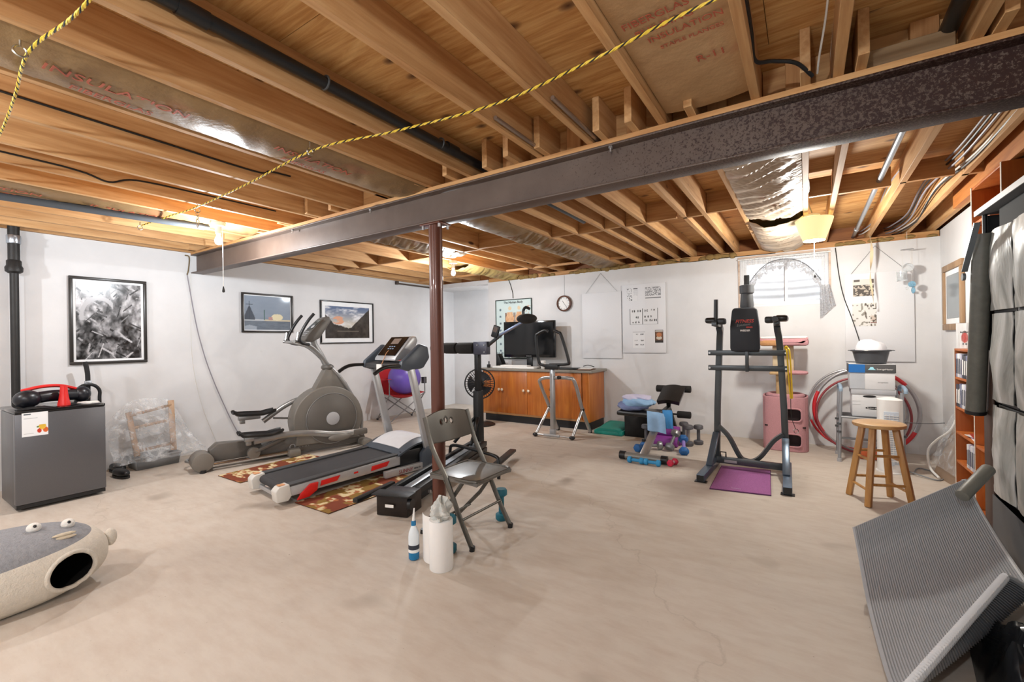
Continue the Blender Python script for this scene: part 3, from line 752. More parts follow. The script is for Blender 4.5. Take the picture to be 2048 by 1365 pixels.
b.tube([(x, y, .127) for x, y in ring], .008, 6, True); b.build('rim', M_BIN, t)
t = thing('wrapped_chair', 'wooden chair frame wrapped in clear plastic sheet leaning on the left wall', 'chair frame', (-5.9, 1.93, .13))
M_FRW = wood('pale_brown_frame', '#8d6d50', '#a9886a', '#c2a486', 'Z', 1, .55, False)
for p0, p1, w in (((-5.82, 1.74, .15), (-5.99, 1.72, .60), .05), ((-5.82, 2.06, .15), (-5.99, 2.10, .68), .055), ((-5.985, 1.72, .56), (-5.985, 2.10, .63), .05), ((-5.94, 1.72, .43), (-5.94, 2.08, .47), .045), ((-5.85, 1.76, .2), (-5.85, 2.06, .22), .04)):
    MB().bar(p0, p1, w, .025).build('rail' if abs(p0[1] - p1[1]) > .2 else 'stile', M_FRW, t, bevel=.004)
def clear_film():
    mt, nt, b = new_mat('clear_plastic_sheet')
    b.inputs['Base Color'].default_value = lin('#eceff2'); b.inputs['Roughness'].default_value = .18
    v = coords(nt); n = noise(nt, v, 9, 5, .7, 1.2)
    a = ramp(nt, n, [(.3, '#5c5c5c'), (.52, '#8e8e8e'), (.72, '#e4e4e4')])
    nt.links.new(a.outputs[0], b.inputs['Alpha'])
    bump(nt, b, n, .9, .03)
    return mt
M_FILM = clear_film()
def filmf(s, q):
    y = 1.53 + .82 * s; top = .63 + .10 * sin(pi * min(1, s * 1.15)) - (.42 * max(0, s - .68) / .32 if s > .68 else 0) - (.16 * max(0, .2 - s) / .2)
    z = .10 + (top - .10) * q
    x = -5.70 - .30 * q ** 1.4 + .07 * (fbm(s * 7, q * 6, 5) - .5) + .035 * sin(s * 23 + q * 9) - .14 * abs(s - .5) * (1 - q)
    return (x, y, z)
MB().grid(filmf, 46, 36).build('plastic_wrap', M_FILM, t, fix=False)

# framed pictures on the left wall
def framed(name, label, y0, y1, z0, z1, fw, m, fn, nx, ny, mw=.0, gloss=.1):
    t = thing(name, label, 'picture', (LX, (y0 + y1) / 2, z0), group='framed pictures on the left wall')
    x0 = LX + .002; d = .028
    MB().b2((x0, y0, z0), (x0 + d, y1, z0 + fw)).build('frame_rail', m, t, bevel=.003); MB().b2((x0, y0, z1 - fw), (x0 + d, y1, z1)).build('frame_rail', m, t, bevel=.003)
    MB().b2((x0, y0, z0 + fw), (x0 + d, y0 + fw, z1 - fw)).build('frame_stile', m, t, bevel=.003); MB().b2((x0, y1 - fw, z0 + fw), (x0 + d, y1, z1 - fw)).build('frame_stile', m, t, bevel=.003)
    MB().b2((x0, y0 + fw, z0 + fw), (x0 + .010, y1 - fw, z1 - fw)).build('mat_board', mat('white_matboard', '#eef0f2', .5), t, smooth=False)
    a = fw + mw
    mt = printed('glazed_print_' + name, gloss)
    picture('print', t, (x0 + .0125, y0 + a, z0 + a), (0, 1, 0), (0, 0, 1), y1 - y0 - 2 * a, z1 - z0 - 2 * a, nx, ny, fn, mt)
    return t
M_FRB = mat('dark_frame', '#2b2826', .35); M_FRK = mat('black_frame', '#131315', .3)
rnd = random.Random(3)
strokes = []
for i in range(80):
    x, y = rnd.random(), rnd.random() ** 1.1; a = rnd.choice([.5, .75, -.6, 1.2, -.25, 2.6]) + rnd.uniform(-.2, .2); l = rnd.uniform(.02, .11); w = rnd.uniform(.004, .014)
    strokes.append((x, y, cos(a), sin(a), l, w, rnd.choice([.72, .75, .66, .5, .18, .25, .32, .22])))
def bw(s, q):
    g = .36 + .22 * q + .62 * (fbm(s * 11, q * 11, 2, 5) - .47) * 1.8 - .25 * max(0, .12 - abs(fbm(s * 6, q * 6, 15) - .5)) * 6
    g += .35 * math.exp(-((s - .22) ** 2 + (q - .9) ** 2) * 22)
    for x, y, cx_, sy_, l, w, v in strokes:
        dx, dy = s - x, q - y; a = dx * cx_ + dy * sy_; b_ = -dx * sy_ + dy * cx_
        if abs(a) < l and abs(b_) < w: g = v + .2 * (fbm(s * 40, q * 40, 7, 2) - .4)
    d = math.hypot(s - .34, (q - .56) * 1.1)
    if .23 < d < .29 and q > .5 and s < .55: g = .72
    g = max(.05, min(.95, g))
    return (g, g, g * 1.02)
framed('framed_collage', 'large framed black and white photo collage above the fridge', 1.30, 1.925, 1.12, 2.01, .028, M_FRB, bw, 110, 150, .022, .22)
def ship(s, q):
    c = lerp(hexc('#6f7a88'), hexc('#8e9bab'), q)
    c = lerp(c, hexc('#9aa6b6'), .5 * fbm(s * 5, q * 9, 4))
    if q < .30: c = lerp(hexc('#5a6470'), hexc('#79828f'), fbm(s * 12, q * 30, 6))
    if .27 < q < .31: c = hexc('#b9bec4') if s < .42 else hexc('#c9bda2')
    if s < .22 and .3 < q < .3 + .38 * max(0, 1 - abs(s - .1) / .12) + .05: c = hexc('#474f5b')
    if abs(s - .1) < .006 and .3 < q < .84: c = hexc('#3d454f')
    if abs(q - .74) < .008 and abs(s - .1) < .07: c = hexc('#3d454f')
    if abs(s - .42) < .012 and .3 < q < .6: c = hexc('#4f6b66')
    if math.hypot((s - .70) / .13, (q - .385) / .1) < 1: c = hexc('#dcd2b0')
    if .5 < s < .6 and .3 < q < .38: c = hexc('#b38a84')
    if q < .14 and s < .25 and q < .14 - .3 * abs(s - .1): c = hexc('#98a1ad')
    return c
framed('framed_ship_picture', 'framed blue-grey harbour picture with a ship, left of the exercise machine handles', 2.925, 3.615, 1.455, 1.978, .024, M_FRB, ship, 90, 66, .012, .06)
def crag(s, q):
    sky = lerp(hexc('#c9c3b8'), hexc('#5f6f8e'), min(1, max(0, (q - .45) * 2)))
    n = fbm(s * 6, q * 9, 9)
    c = lerp(sky, hexc('#dfe0e4'), max(0, min(1, (n - .45) * 4)))
    if math.hypot((s - .28) / .13, (q - .56) / .13) < 1 and n > .4: c = hexc('#d7a184')
    ridge = .36 + .05 * sin(s * 9) + .05 * fbm(s * 12, 1, 3)
    if s > .58: ridge = max(ridge, .36 + (s - .58) * 1.4)
    if s < .2: ridge = max(ridge, .42 + (.2 - s) * 1.6)
    if q < ridge:
        c = lerp(hexc('#2a2524'), hexc('#57504a'), fbm(s * 16, q * 8, 12))
        if abs(q - .22) < .012 and .25 < s < .75: c = hexc('#6e665e')
    return c
framed('framed_crag_picture', 'framed mountain valley picture with a wide white mat', 4.05, 5.035, 1.29, 1.955, .018, M_FRK, crag, 100, 66, .065, .2)
cable([(LX + .015, 2.32, 2.15), (LX + .015, 2.40, 1.60), (LX + .015, 2.46, 1.3), (LX + .015, 2.54, 1.0), (LX + .015, 2.68, .6), (LX + .02, 2.87, .15), (LX + .1, 3.0, .02)], .006, M_GRC, 'long grey cable drooping down the left wall from the beam end')
cable([(LX + .012, 2.36, 2.14), (LX + .012, 2.36, 1.2), (LX + .012, 2.45, .6), (LX + .012, 2.62, .06)], .003, M_WHT, 'thin white wire running down the left wall beside the grey cable')
cable([(LX + .02, 2.30, 2.36), (LX + .03, 2.34, 2.34), (LX + .02, 2.335, 2.2), (LX + .02, 2.32, 2.13)], .007, mat('brown_cable', '#6b5a3c', .5), 'short brown cable looped at the beam pocket')

# ---------------------------------------------------------------- elliptical trainer
t = thing('elliptical_trainer', 'grey elliptical trainer with a big round flywheel housing by the left wall', 'elliptical', (-5.28, 2.07, 0), R(-14), world=False)
M_TAU = mat('taupe_plastic', '#716c65', .42, 0, .1, 8); M_TAUD = mat('dark_taupe_plastic', '#5d5954', .42, 0, .1, 8); M_SILV = mat('silver_paint', '#9b9b9a', .3, .6); M_LGR = mat('light_grey_plastic', '#a9a9ab', .4)
MB().cyl((-.04, .03, .105), (.175, .03, .105), .098, seg=24).build('rear_stabilizer', M_TAU, t, bevel=.012)
MB().tube([(-.04, .09, .07), (-.15, .09, .07), (-.205, .05, .075), (-.215, -.01, .08), (-.19, -.06, .085), (-.10, -.08, .09), (-.0, -.05, .09)], .014, 10).build('lift_handle', M_SILV, t)
for x in (-.02, .16): MB().cyl((x, .03, .0), (x, .03, .03), .03).build('rubber_foot', M_BLKP, t)
MB().prism([(.10, .07), (.10, .20), (.17, .262), (.56, .235), (.60, .16), (.60, .07)], (-.06, 0, 0), (0, 1, 0), (0, 0, 1), (.12, 0, 0)).build('rear_housing', M_TAUD, t, bevel=.012)
for x in (-.13, .13): MB().cyl((x, .08, .06), (x, .93, .06), .024, seg=16).build('rail', M_CHR, t)
MB().box((0, .90, .05), (.40, .13, .09)).build('mid_foot', M_TAU, t, bevel=.025)
MB().prism([(.55, .03), (.58, .16), (.72, .225), (1.0, .20), (1.75, .17), (1.80, .03)], (-.085, 0, 0), (0, 1, 0), (0, 0, 1), (.17, 0, 0)).build('base_beam', M_TAUD, t, bevel=.012)
text('lettering', 'SPIRIT', .055, M_LGR, t, (.086, .95, .085), (0, 1, 0), (0, 0, 1), .002)
MB().tube([V((.088, .90 + .028 * cos(R(a)), .105 + .028 * sin(R(a)))) for a in range(-50, 230, 20)], .005, 6).build('logo_ring', M_LGR, t)
MB().box((0, 1.74, .045), (.52, .12, .08)).build('front_foot', M_TAU, t, bevel=.025)
# flywheel housing
hp = []
for a in range(-60, 205, 8): hp.append((1.32 + .415 * cos(R(a)), .375 + .40 * sin(R(a))))
hp = [(1.72, .10)] + [q for q in hp if q[1] > .10] + [(.93, .10)]
MB().prism(hp, (-.115, 0, 0), (0, 1, 0), (0, 0, 1), (.23, 0, 0)).build('flywheel_housing', M_TAU, t, bevel=.03, seg=3)
for sx in (1, -1):
    d = MB().lathe([(.30, .112), (.302, .128), (.285, .142), (.10, .148), (.085, .15)], (0, 1.345, .385), 48, (sx, 0, 0)).build('side_disc', M_TAUD, t)
    MB().lathe([(.078, .150), (.078, .160), (.06, .166)], (0, 1.345, .385), 32, (sx, 0, 0)).build('hub_cap', M_LGR, d)
    MB().tube(arc((.132 * sx, 1.345, .385), .302, 0, 360, (0, 1, 0), (0, 0, 1), 48)[:-1], .006, 6, True).build('disc_trim', M_SILV, d)
MB().prism([(1.15, .72), (1.30, .985), (1.40, .985), (1.56, .80), (1.72, .50), (1.66, .44), (1.50, .66)], (-.07, 0, 0), (0, 1, 0), (0, 0, 1), (.14, 0, 0)).build('neck_cover', M_TAU, t, bevel=.02)
for x in (-.085, .085): MB().tube(smooth_path([(x * .6, 1.37, 1.0), (x, 1.50, .83), (x, 1.68, .52), (x, 1.735, .36), (x, 1.73, .12)], 6), .019, 10).build('front_tube', M_SILV, t)
MB().ell((0, 1.345, 1.0), (.085, .075, .045), 20, 10).build('collar', M_TAUD, t)
MB().tube(smooth_path([(0, 1.345, .98), (0, 1.28, 1.13), (0, 1.20, 1.27), (0, 1.18, 1.36)], 6), .036, 12).build('mast', M_SILV, t)
for x in (-.035, .035): MB().tube(smooth_path([(x, 1.35, 1.02), (x * 1.6, 1.24, 1.16), (x * 2.5, 1.12, 1.265), (x * 4.5, .98, 1.31), (x * 5.8, .90, 1.325)], 6), .019, 10).build('handlebar_stem', M_SILV, t)
for x in (-.21, .21):
    MB().tube(smooth_path([(x * .55, 1.09, 1.285), (x * .9, .995, 1.30), (x, .955, 1.36), (x, 1.00, 1.47), (x, 1.06, 1.57), (x, 1.12, 1.645)], 6), .017, 10, rads=None).build('grip', M_BLKP, t)
    MB().cyl((x, .93, 1.335), (x, .945, 1.43), .018).build('pulse_sensor', M_CHR, t)
MB().bar((-.15, .91, 1.32), (.15, .91, 1.32), .03).build('crossbar', M_SILV, t, bevel=.008)
cn = MB().prism([(1.04, 1.33), (1.06, 1.39), (1.27, 1.60), (1.33, 1.63), (1.36, 1.58), (1.22, 1.36), (1.12, 1.31)], (-.13, 0, 0), (0, 1, 0), (0, 0, 1), (.26, 0, 0)).build('console', M_TAUD, t, bevel=.022)
MB().box((0, 1.19, 1.525), (.17, .15, .006), (R(44), 0, 0)).build('display', mat('dark_screen', '#3a3b33', .12), cn)
for k in range(3): MB().box((0, 1.068 + k * .02, 1.397 + k * .02), (.15, .012, .008), (R(44), 0, 0)).build('button_row', M_LGR, cn)
MB().ell((.06, 1.16, 1.50), (.03, .03, .012), 14, 8, Matrix.Rotation(R(44), 3, 'X')).build('dial', M_LGR, cn)
# pedals, arms
for sx, z, s0 in ((-1, .50, .36), (1, .315, .345)):
    x = .17 * sx
    pd = MB().shell(lambda s, q: (x + (s - .5) * .165 * (1 - .35 * abs(2 * q - 1) ** 4), s0 + q * .42, z + .03 * (2 * s - 1) ** 4 * .8 + .035 * max(0, q - .7) / .3 + .02 * (1 - q) * (1 if q < .1 else 0) + .03 * (.5 - q)), 14, 20, -.022).build('pedal', M_BLKP, t)
    MB().box((x, s0 + .16, z - .035), (.07, .22, .05)).build('pedal_bracket', M_SILV, pd, bevel=.008)
    MB().box((x, s0 + .09, z - .075), (.05, .05, .05)).build('pedal_clamp', M_SILV, pd, bevel=.006)
MB().tube(smooth_path([(-.17, .66, .40), (-.165, .76, .47), (-.16, .90, .56), (-.15, 1.06, .62), (-.15, 1.25, .60)], 6), .03, 10).build('link_arm', M_SILV, t)
MB().bar((-.14, .76, .43), (-.14, .98, .40), .022).build('link_rod', M_TAUD, t, bevel=.005)
MB().tube(smooth_path([(.20, .48, .255), (.20, .62, .265), (.20, .85, .275), (.20, 1.1, .25), (.20, 1.35, .20), (.20, 1.70, .185)], 6), .028, 10, sq=(.8, 1.3)).build('link_arm', M_SILV, t)
MB().box((.20, 1.66, .185), (.06, .18, .07)).build('crank_cover', M_TAUD, t, bevel=.015)
MB().ell((.215, 1.40, .16), (.035, .14, .045), 14, 8).build('crank_cover', M_TAU, t)
for sx in (-1, 1):
    MB().cyl((.11 * sx, .49, .12), (.17 * sx, .49, .12), .062, seg=24).build('roller', M_TAU, t, bevel=.01)
    MB().bar((.15 * sx, .50, .13), (.15 * sx, .86, .26), .05, .035).build('roller_arm', M_TAUD, t, bevel=.01)

# ---------------------------------------------------------------- treadmill on a patterned rug
def rugc(s, q):
    x, y = s * 9, q * 6
    v = fbm(x * 1.3, y * 1.3, 21, 3); w = vnoise(x * 2.6, y * 3.2, 31)
    c = hexc('#7c3a20') if v < .5 else hexc('#8a6a2c')
    if w > .60: c = hexc('#d8c79c')
    if w > .60 and vnoise(x * 6, y * 6, 8) > .62: c = hexc('#a8643a')
    return c
for k, (x0, x1, y0, y1, lab) in enumerate(((-4.87, -4.43, 2.09, 3.05, 'brown and cream leaf-patterned rug left of the treadmill'), (-3.49, -3.04, 2.06, 3.05, 'brown and cream leaf-patterned rug right of the treadmill'))):
    t = thing('patterned_rug', lab, 'rug', ((x0 + x1) / 2, (y0 + y1) / 2, 0), group='leaf-patterned rugs beside the treadmill')
    MB().b2((x0, y0, .001), (x1, y1, .007)).build('backing', mat('rug_backing', '#4f2c1b', .95), t, bevel=.002)
    picture('pile', t, (x0, y0, .0078), (1, 0, 0), (0, 1, 0), x1 - x0, y1 - y0, 60, 140, lambda s, q: rugc(s * .25 + .3 * k, q), printed('rug_print', .95))

t = thing('treadmill', 'silver and black treadmill with red trim angled toward the back corner', 'treadmill', (-3.5, 1.95, .009), R(-8), world=False)
M_TSIL = mat('treadmill_silver', '#b5b6b8', .35, .35); M_BELT = mat('black_belt', '#37373a', .75, 0, .15, 200, bmp=.2); M_TBLU = mat('slate_plastic', '#4a525c', .42)
wd = .60
zf = lambda s: .125 + .040 * s         # deck height
rl = lambda s, z: (s, z)
for x0 in (-.075, -wd):
    MB().prism([(.06, .055), (.06, .135), (1.30, .185), (1.30, .085)], (x0, 0, 0), (0, 1, 0), (0, 0, 1), (.075, 0, 0)).build('side_rail', M_TSIL, t, bevel=.008)
    MB().prism([(.06, .135), (.06, .153), (1.30, .203), (1.30, .185)], (x0, 0, 0), (0, 1, 0), (0, 0, 1), (.075, 0, 0)).build('foot_rail', mat('dark_foot_rail', '#3b3d40', .55), t, bevel=.004)
MB().prism([(.035, .075), (.035, .125), (.06, .142), (1.32, .190), (1.32, .12)], (-wd + .077, 0, 0), (0, 1, 0), (0, 0, 1), (wd - .154, 0, 0)).build('running_belt', M_BELT, t, bevel=.01)
MB().cyl((-wd + .08, .06, .105), (-.08, .06, .105), .036, seg=20).build('rear_roller', M_BELT, t)
MB().bar((-wd + .08, .03, .05), (-.08, .03, .05), .02, .03).build('rear_crossbar', M_TSIL, t)
for x0 in (-.092, -wd - .008):
    c_ = MB().prism([(-.03, .03), (-.04, .12), (-.01, .15), (.07, .158), (.085, .06), (.06, .025)], (x0, 0, 0), (0, 1, 0), (0, 0, 1), (.10, 0, 0)).build('end_cap', mat('pale_end_cap', '#d7d5cf', .45), t, bevel=.010)
    MB().box((x0 + .05, .02, .156), (.05, .05, .004)).build('warning_label', mat('orange_label', '#d69a6a', .6), c_)
for x in (0, -wd):
    q = 1 if x == 0 else -1
    MB().prism([(.12, .015), (.15, .06), (.23, .125), (.30, .125), (.29, .06), (.22, .02)], (x + q * .001, 0, 0), (0, 1, 0), (0, 0, 1), (q * .02, 0, 0)).build('red_foot', M_REDP, t, bevel=.006)
    for a0, a1 in ((.32, .50), (.80, 1.0)):
        MB().prism([(a0, .072 + a0 * .03), (a0 + .01, .115 + a0 * .03), (a1, .115 + a1 * .035), (a1 - .03, .075 + a1 * .03)], (x + q * .001, 0, 0), (0, 1, 0), (0, 0, 1), (q * .006, 0, 0)).build('red_trim', M_REDP, t, bevel=.002)
    MB().box((x + q * .002, .65, .118), (.006, .04, .016)).build('red_trim', M_REDP, t, bevel=.002)
MB().shell(lambda s, q: (-wd - .02 + (wd + .04) * s, 1.10 + .50 * q, .185 + .012 * 1.1 + .155 * sin(pi * (.08 + .70 * q)) * (1 - .25 * (2 * s - 1) ** 4) - .06), 20, 16, .02).build('motor_hood', M_TBLU, t)
MB().shell(lambda s, q: (-wd + .06 + (wd - .12) * s, 1.15 + .30 * q, .2215 + .155 * sin(pi * (.08 + .70 * (.10 + .6 * q))) * (1 - .25 * (.8 * (2 * s - 1)) ** 4) - .06), 14, 12, .006).build('hood_panel', mat('white_hood_panel', '#d9dade', .3), t)
MB().b2((-wd - .01, 1.12, .05), (.01, 1.58, .21)).build('motor_base', M_BLKP, t, bevel=.01)
for x in (.012, -wd - .062):
    MB().prism([(.92, .005), (.92, .068), (1.46, .075), (1.46, .005)], (x, 0, 0), (0, 1, 0), (0, 0, 1), (.05, 0, 0)).build('lift_frame', M_TSIL, t, bevel=.005)
    MB().prism([(1.34, .0), (1.34, .16), (1.40, .22), (1.54, .22), (1.60, .12), (1.60, .0)], (x - .002, 0, 0), (0, 1, 0), (0, 0, 1), (.055, 0, 0)).build('post_foot', M_TBLU, t, bevel=.012)
    MB().prism([(1.40, .15), (1.49, .15), (1.27, 1.03), (1.20, 1.03)], (x + .004, 0, 0), (0, 1, 0), (0, 0, 1), (.042, 0, 0)).build('upright', M_TSIL, t, bevel=.006)
    MB().box((x + .025, 1.43, .19), (.045, .08, .018)).build('warning_label', mat('orange_label', '#d69a6a'), t)
text('lettering', 'SUNNY', .05, mat('maroon_print', '#8d3030', .5), t, (.0625, 1.06, .018), (0, 1, 0), (0, 0, 1), .002)
text('lettering', 'HEALTH', .022, M_BLKP, t, (.0625, 1.235, .028), (0, 1, 0), (0, 0, 1), .002, shear=.3)
for x in (.032, -wd - .032):
    q = 1 if x > 0 else -1
    MB().tube(smooth_path([(x, 1.27, 1.045), (x, 1.10, 1.055), (x, .98, 1.055), (x, .90, 1.035), (x, .83, .995)], 6), .018, 10).build('handle', M_BLKP, t)
    MB().prism([(1.10, 1.03), (1.12, 1.10), (1.34, 1.27), (1.44, 1.24), (1.46, 1.12), (1.38, 1.02), (1.2, 1.0)], (x - .03, 0, 0), (0, 1, 0), (0, 0, 1), (.06, 0, 0)).build('console_wing', M_TBLU, t, bevel=.02)
MB().prism([(1.12, 1.02), (1.12, 1.07), (1.22, 1.09), (1.40, 1.09), (1.40, 1.03)], (-wd - .03, 0, 0), (0, 1, 0), (0, 0, 1), (wd + .06, 0, 0)).build('console_bridge', mat('dark_grey_plastic', '#3e3e40', .45), t, bevel=.012)
cn = MB().prism([(1.15, 1.10), (1.16, 1.13), (1.36, 1.345), (1.42, 1.35), (1.44, 1.30), (1.36, 1.12)], (-wd + .11, 0, 0), (0, 1, 0), (0, 0, 1), (wd - .22, 0, 0)).build('console', M_TSIL, t, bevel=.014)
rx = Matrix.Rotation(R(47), 3, 'X')
pc = V((-wd / 2, 1.262, 1.247))
MB().box(pc, (.31, .255, .008), (R(47), 0, 0)).build('console_panel', mat('gloss_panel', '#14100f', .12), cn)
MB().box(pc + rx @ V((0, .065, .006)), (.13, .075, .004), (R(47), 0, 0)).build('display', mat('lcd', '#8a7a70', .2), cn)
for i in range(3):
    for j in range(2): MB().box(pc + rx @ V((-.04 + .04 * i, -.01 - .03 * j, .006)), (.02, .012, .004), (R(47), 0, 0)).build('button', mat('blue_white_button', '#9fb0c8', .3), cn)
MB().tube([tuple(pc + rx @ V((-.0, -.07, .01))), tuple(pc + rx @ V((.01, -.11, .02))), (-wd / 2, 1.12, 1.06), (-wd / 2 - .01, 1.09, .99)], .004, 6).build('safety_cord', mat('orange_label', '#d69a6a'), t)
MB().box((-wd / 2 - .01, 1.10, 1.03), (.09, .012, .07)).build('paper_tag', mat('white_paper', '#ecebe8'), t)

# ================================================================ MIDDLE OF THE ROOM
# camp chair with exercise ball
t = thing('camp_chair', 'red folding camp chair by the left wall holding the purple ball', 'chair', (-5.66, 5.22, 0), R(72), world=False)
M_CAMP = mat('red_canvas', '#b81420', .7, 0, .15, 30); M_RODS = mat('grey_rods', '#8d8f92', .3, .7)
hw, hd = .31, .25
ft = [(-hw, -hd), (hw, -hd), (hw, hd), (-hw, hd)]
for i in range(4):
    a, c = ft[i], ft[(i + 1) % 4]
    MB().cyl((*a, .02), (*c, .46), .009, seg=8).build('leg', M_RODS, t); MB().cyl((*c, .02), (*a, .46), .009, seg=8).build('leg', M_RODS, t)
    MB().ell((*a, .018), (.02, .02, .018), 10, 6).build('foot', M_BLKP, t)
for sx in (-1, 1):
    MB().cyl((sx * hw, hd, .44), (sx * (hw - .02), hd + .10, 1.03), .009, seg=8).build('back_post', M_RODS, t)
    MB().cyl((sx * hw, -hd, .44), (sx * hw, -hd, .70), .009, seg=8).build('arm_post', M_RODS, t)
    MB().shell(lambda s, q: (sx * hw + (s - .5) * .07, -hd + q * (2 * hd + .04), .705 - .02 * sin(pi * q)), 4, 10, .006).build('armrest', M_CAMP if sx < 0 else mat('black_canvas', '#26201f', .8), t)
MB().shell(lambda s, q: ((s - .5) * 2 * hw, -hd + q * 2 * hd, .46 - .09 * sin(pi * s) * sin(pi * min(1, .15 + q))), 12, 12, .006).build('seat', M_CAMP, t)
MB().shell(lambda s, q: ((s - .5) * 2 * (hw - .01), hd + .10 * q + .05 * sin(pi * s), .44 + .59 * q), 12, 12, .006).build('backrest', M_CAMP, t)
MB().lathe([(.045, 0), (.045, -.10), (.03, -.10)], (hw + .03, -hd + .08, .70), 14).build('cup_holder', mat('mesh_grey', '#555356', .8), t)
o = MB().ell((-5.55, 5.20, .70), .265, 40, 24).build('exercise_ball', mat('purple_ball', '#6a54b4', .32, 0, .05, 3), org=(-5.55, 5.20, .435))
tag(o, 'shiny purple exercise ball resting in the red camp chair', 'ball')
# wire rack behind the treadmill
t = thing('wire_rack', 'small white wire rack on the floor behind the treadmill', 'rack', (-3.62, 3.92, 0))
for y in (3.80, 4.05):
    MB().tube([(-3.8, y, .01), (-3.75, y, .24), (-3.62, y, .27), (-3.50, y, .24), (-3.45, y, .01)], .006, 6).build('hoop', M_WHT2, t)
for x, z in ((-3.76, .2), (-3.62, .27), (-3.48, .2), (-3.79, .06), (-3.46, .06)): MB().cyl((x, 3.80, z), (x, 4.05, z), .004, seg=6).build('wire', M_WHT2, t)

# black rail exercise machine with upright post
def along(p, q, d): return V(p).lerp(V(q), d)
A, B = V((-2.585, 2.27, 0)), V((-3.13, 4.05, 0)); ax = (B - A).normalized(); sd = V((ax.y, -ax.x, 0))
t = thing('rail_exercise_machine', 'black exercise machine with floor rails, tall post and foam rollers', 'exercise machine', tuple((A + B) / 2))
M_BRB = mat('dark_brown_steel', '#241c19', .35, .3); M_SLT = mat('slate_steel', '#4d4e5c', .4, .3)
rot = Matrix.Rotation(math.atan2(-ax.x, ax.y), 3, 'Z')
bxp = MB().box(A + ax * .12 + V((0, 0, .08)), (.26, .22, .155), rot).build('front_box', M_BRB, t, bevel=.006)
MB().box(A - ax * .011 + V((-.01, 0, .085)), (.07, .002, .022), rot).build('label', M_PAPER, bxp)
MB().box(A + ax * .04 + V((0, 0, .163)), (.31, .12, .012), rot).build('top_lip', M_BLKM, bxp, bevel=.003)
for k, s in enumerate((-.105, 0, .105)):
    p0 = A + ax * .22 + sd * s + V((0, 0, .135)); p1 = B + sd * s * .7 + V((0, 0, .135))
    MB().bar(p0, p1, .045 if k != 1 else .07, .05 if k != 1 else .03).build('rail', M_BLKM if k != 1 else mat('galvanised', '#a9b0b8'), t, bevel=.004)  # silver colour of the middle bar stands in for window reflections on the rails
MB().bar(A + ax * .25 + V((0, 0, .07)), B + V((0, 0, .07)), .20, .06).build('under_beam', M_BLKM, t, bevel=.01)
for k in range(3): MB().cyl(A + ax * (.35 + .15 * k) + sd * .15 + V((0, 0, .09)), A + ax * (.35 + .15 * k) + sd * .13 + V((0, 0, .09)), .012, seg=10).build('bolt', M_BOLT, t)
MB().cyl(A + ax * .03 + sd * .135 + V((0, 0, .10)), A + ax * .03 + sd * .16 + V((0, 0, .10)), .04, seg=16).build('knob', M_BLKP, t)
MB().bar((-2.87, 2.17, .10), (-2.95, 2.62, .10), .05, .035).build('foot_bar', M_BLKP, t, bevel=.008); MB().bar((-2.52, 3.47, .085), (-2.72, 4.13, .085), .075, .03).build('foot_bar', M_BLKP, t, bevel=.008)
MB().tube(smooth_path([(-2.41, 3.41, .01), (-2.41, 3.41, .14), (-2.44, 3.43, .20), (-2.62, 3.47, .215), (-2.95, 3.55, .215), (-3.13, 3.59, .20), (-3.17, 3.60, .14), (-3.17, 3.60, .01)], 5), .017, 10).build('cross_stand', M_BLKM, t)
pt = V((-3.2, 4.14, 0))
MB().bar(pt + V((0, 0, .0)), pt + V((0, 0, .72)), .105, .075).build('post', M_BLKM, t, bevel=.006)
MB().bar(pt + V((0, 0, .70)), pt + V((0, 0, 1.20)), .065, .055).build('inner_post', M_BLKM, t, bevel=.004)
MB().bar(pt + V((.0, -.05, .02)), pt + V((.12, -.55, .02)), .05, .04).build('base_foot', M_BLKM, t, bevel=.006)
for s in (-1, 1): MB().bar(pt + V((.02 * s, -.03, .42)), pt + V((.12 * s, -.30, .16)), .03).build('brace', M_BLKM, t, bevel=.004)
MB().box(pt + V((.06, 0, 1.215)), (.19, .08, .15)).build('head_bracket', M_SLT, t, bevel=.006)
for dx, dz in ((.0, .04), (.1, .04), (.1, -.04)): MB().cyl(pt + V((dx + .03, -.041, 1.21 + dz)), pt + V((dx + .03, -.05, 1.21 + dz)), .008, seg=8).build('bolt', M_BOLT, t)
M_FOAM = mat('black_foam', '#211f1e', .9, 0, .25, 40, bmp=.3)
MB().cyl(pt + V((-.02, 0, 1.215)), pt + V((-.72, 0, 1.215)), .018).build('roller_bar', M_BLKM, t)
for a, c in ((-.04, -.29), (-.31, -.50), (-.52, -.70)): MB().cyl(pt + V((a, 0, 1.215)), pt + V((c, 0, 1.215)), .067, seg=24).build('foam_roller', M_FOAM, t, bevel=.015)
MB().bar(pt + V((.13, .0, 1.23)), (-2.88, 4.17, 1.37), .035).build('arm', M_BLKM, t, bevel=.005)
MB().bar((-2.90, 4.17, 1.36), (-2.57, 4.2, 1.52), .045, .025).build('arm_extension', mat('slate_blue_steel', '#7f8ca8', .3, .5), t, bevel=.005)
mon = MB().box((-2.945, 4.15, 1.40), (.085, .03, .14), (0, R(20), 0)).build('monitor', M_BLKP, t, bevel=.008)
MB().box((-2.937, 4.133, 1.425), (.055, .004, .06), (0, R(20), 0)).build('monitor_screen', mat('brown_lcd', '#5d4a40', .2), mon)
MB().ell((-2.56, 4.2, 1.535), (.12, .10, .055), 20, 10).build('pad', M_FOAM, t)
MB().tube(smooth_path([(-2.60, 4.2, 1.58), (-2.60, 4.2, 1.63), (-2.57, 4.2, 1.66), (-2.52, 4.2, 1.64)], 5), .016, 8).build('strap', M_BLKP, t)

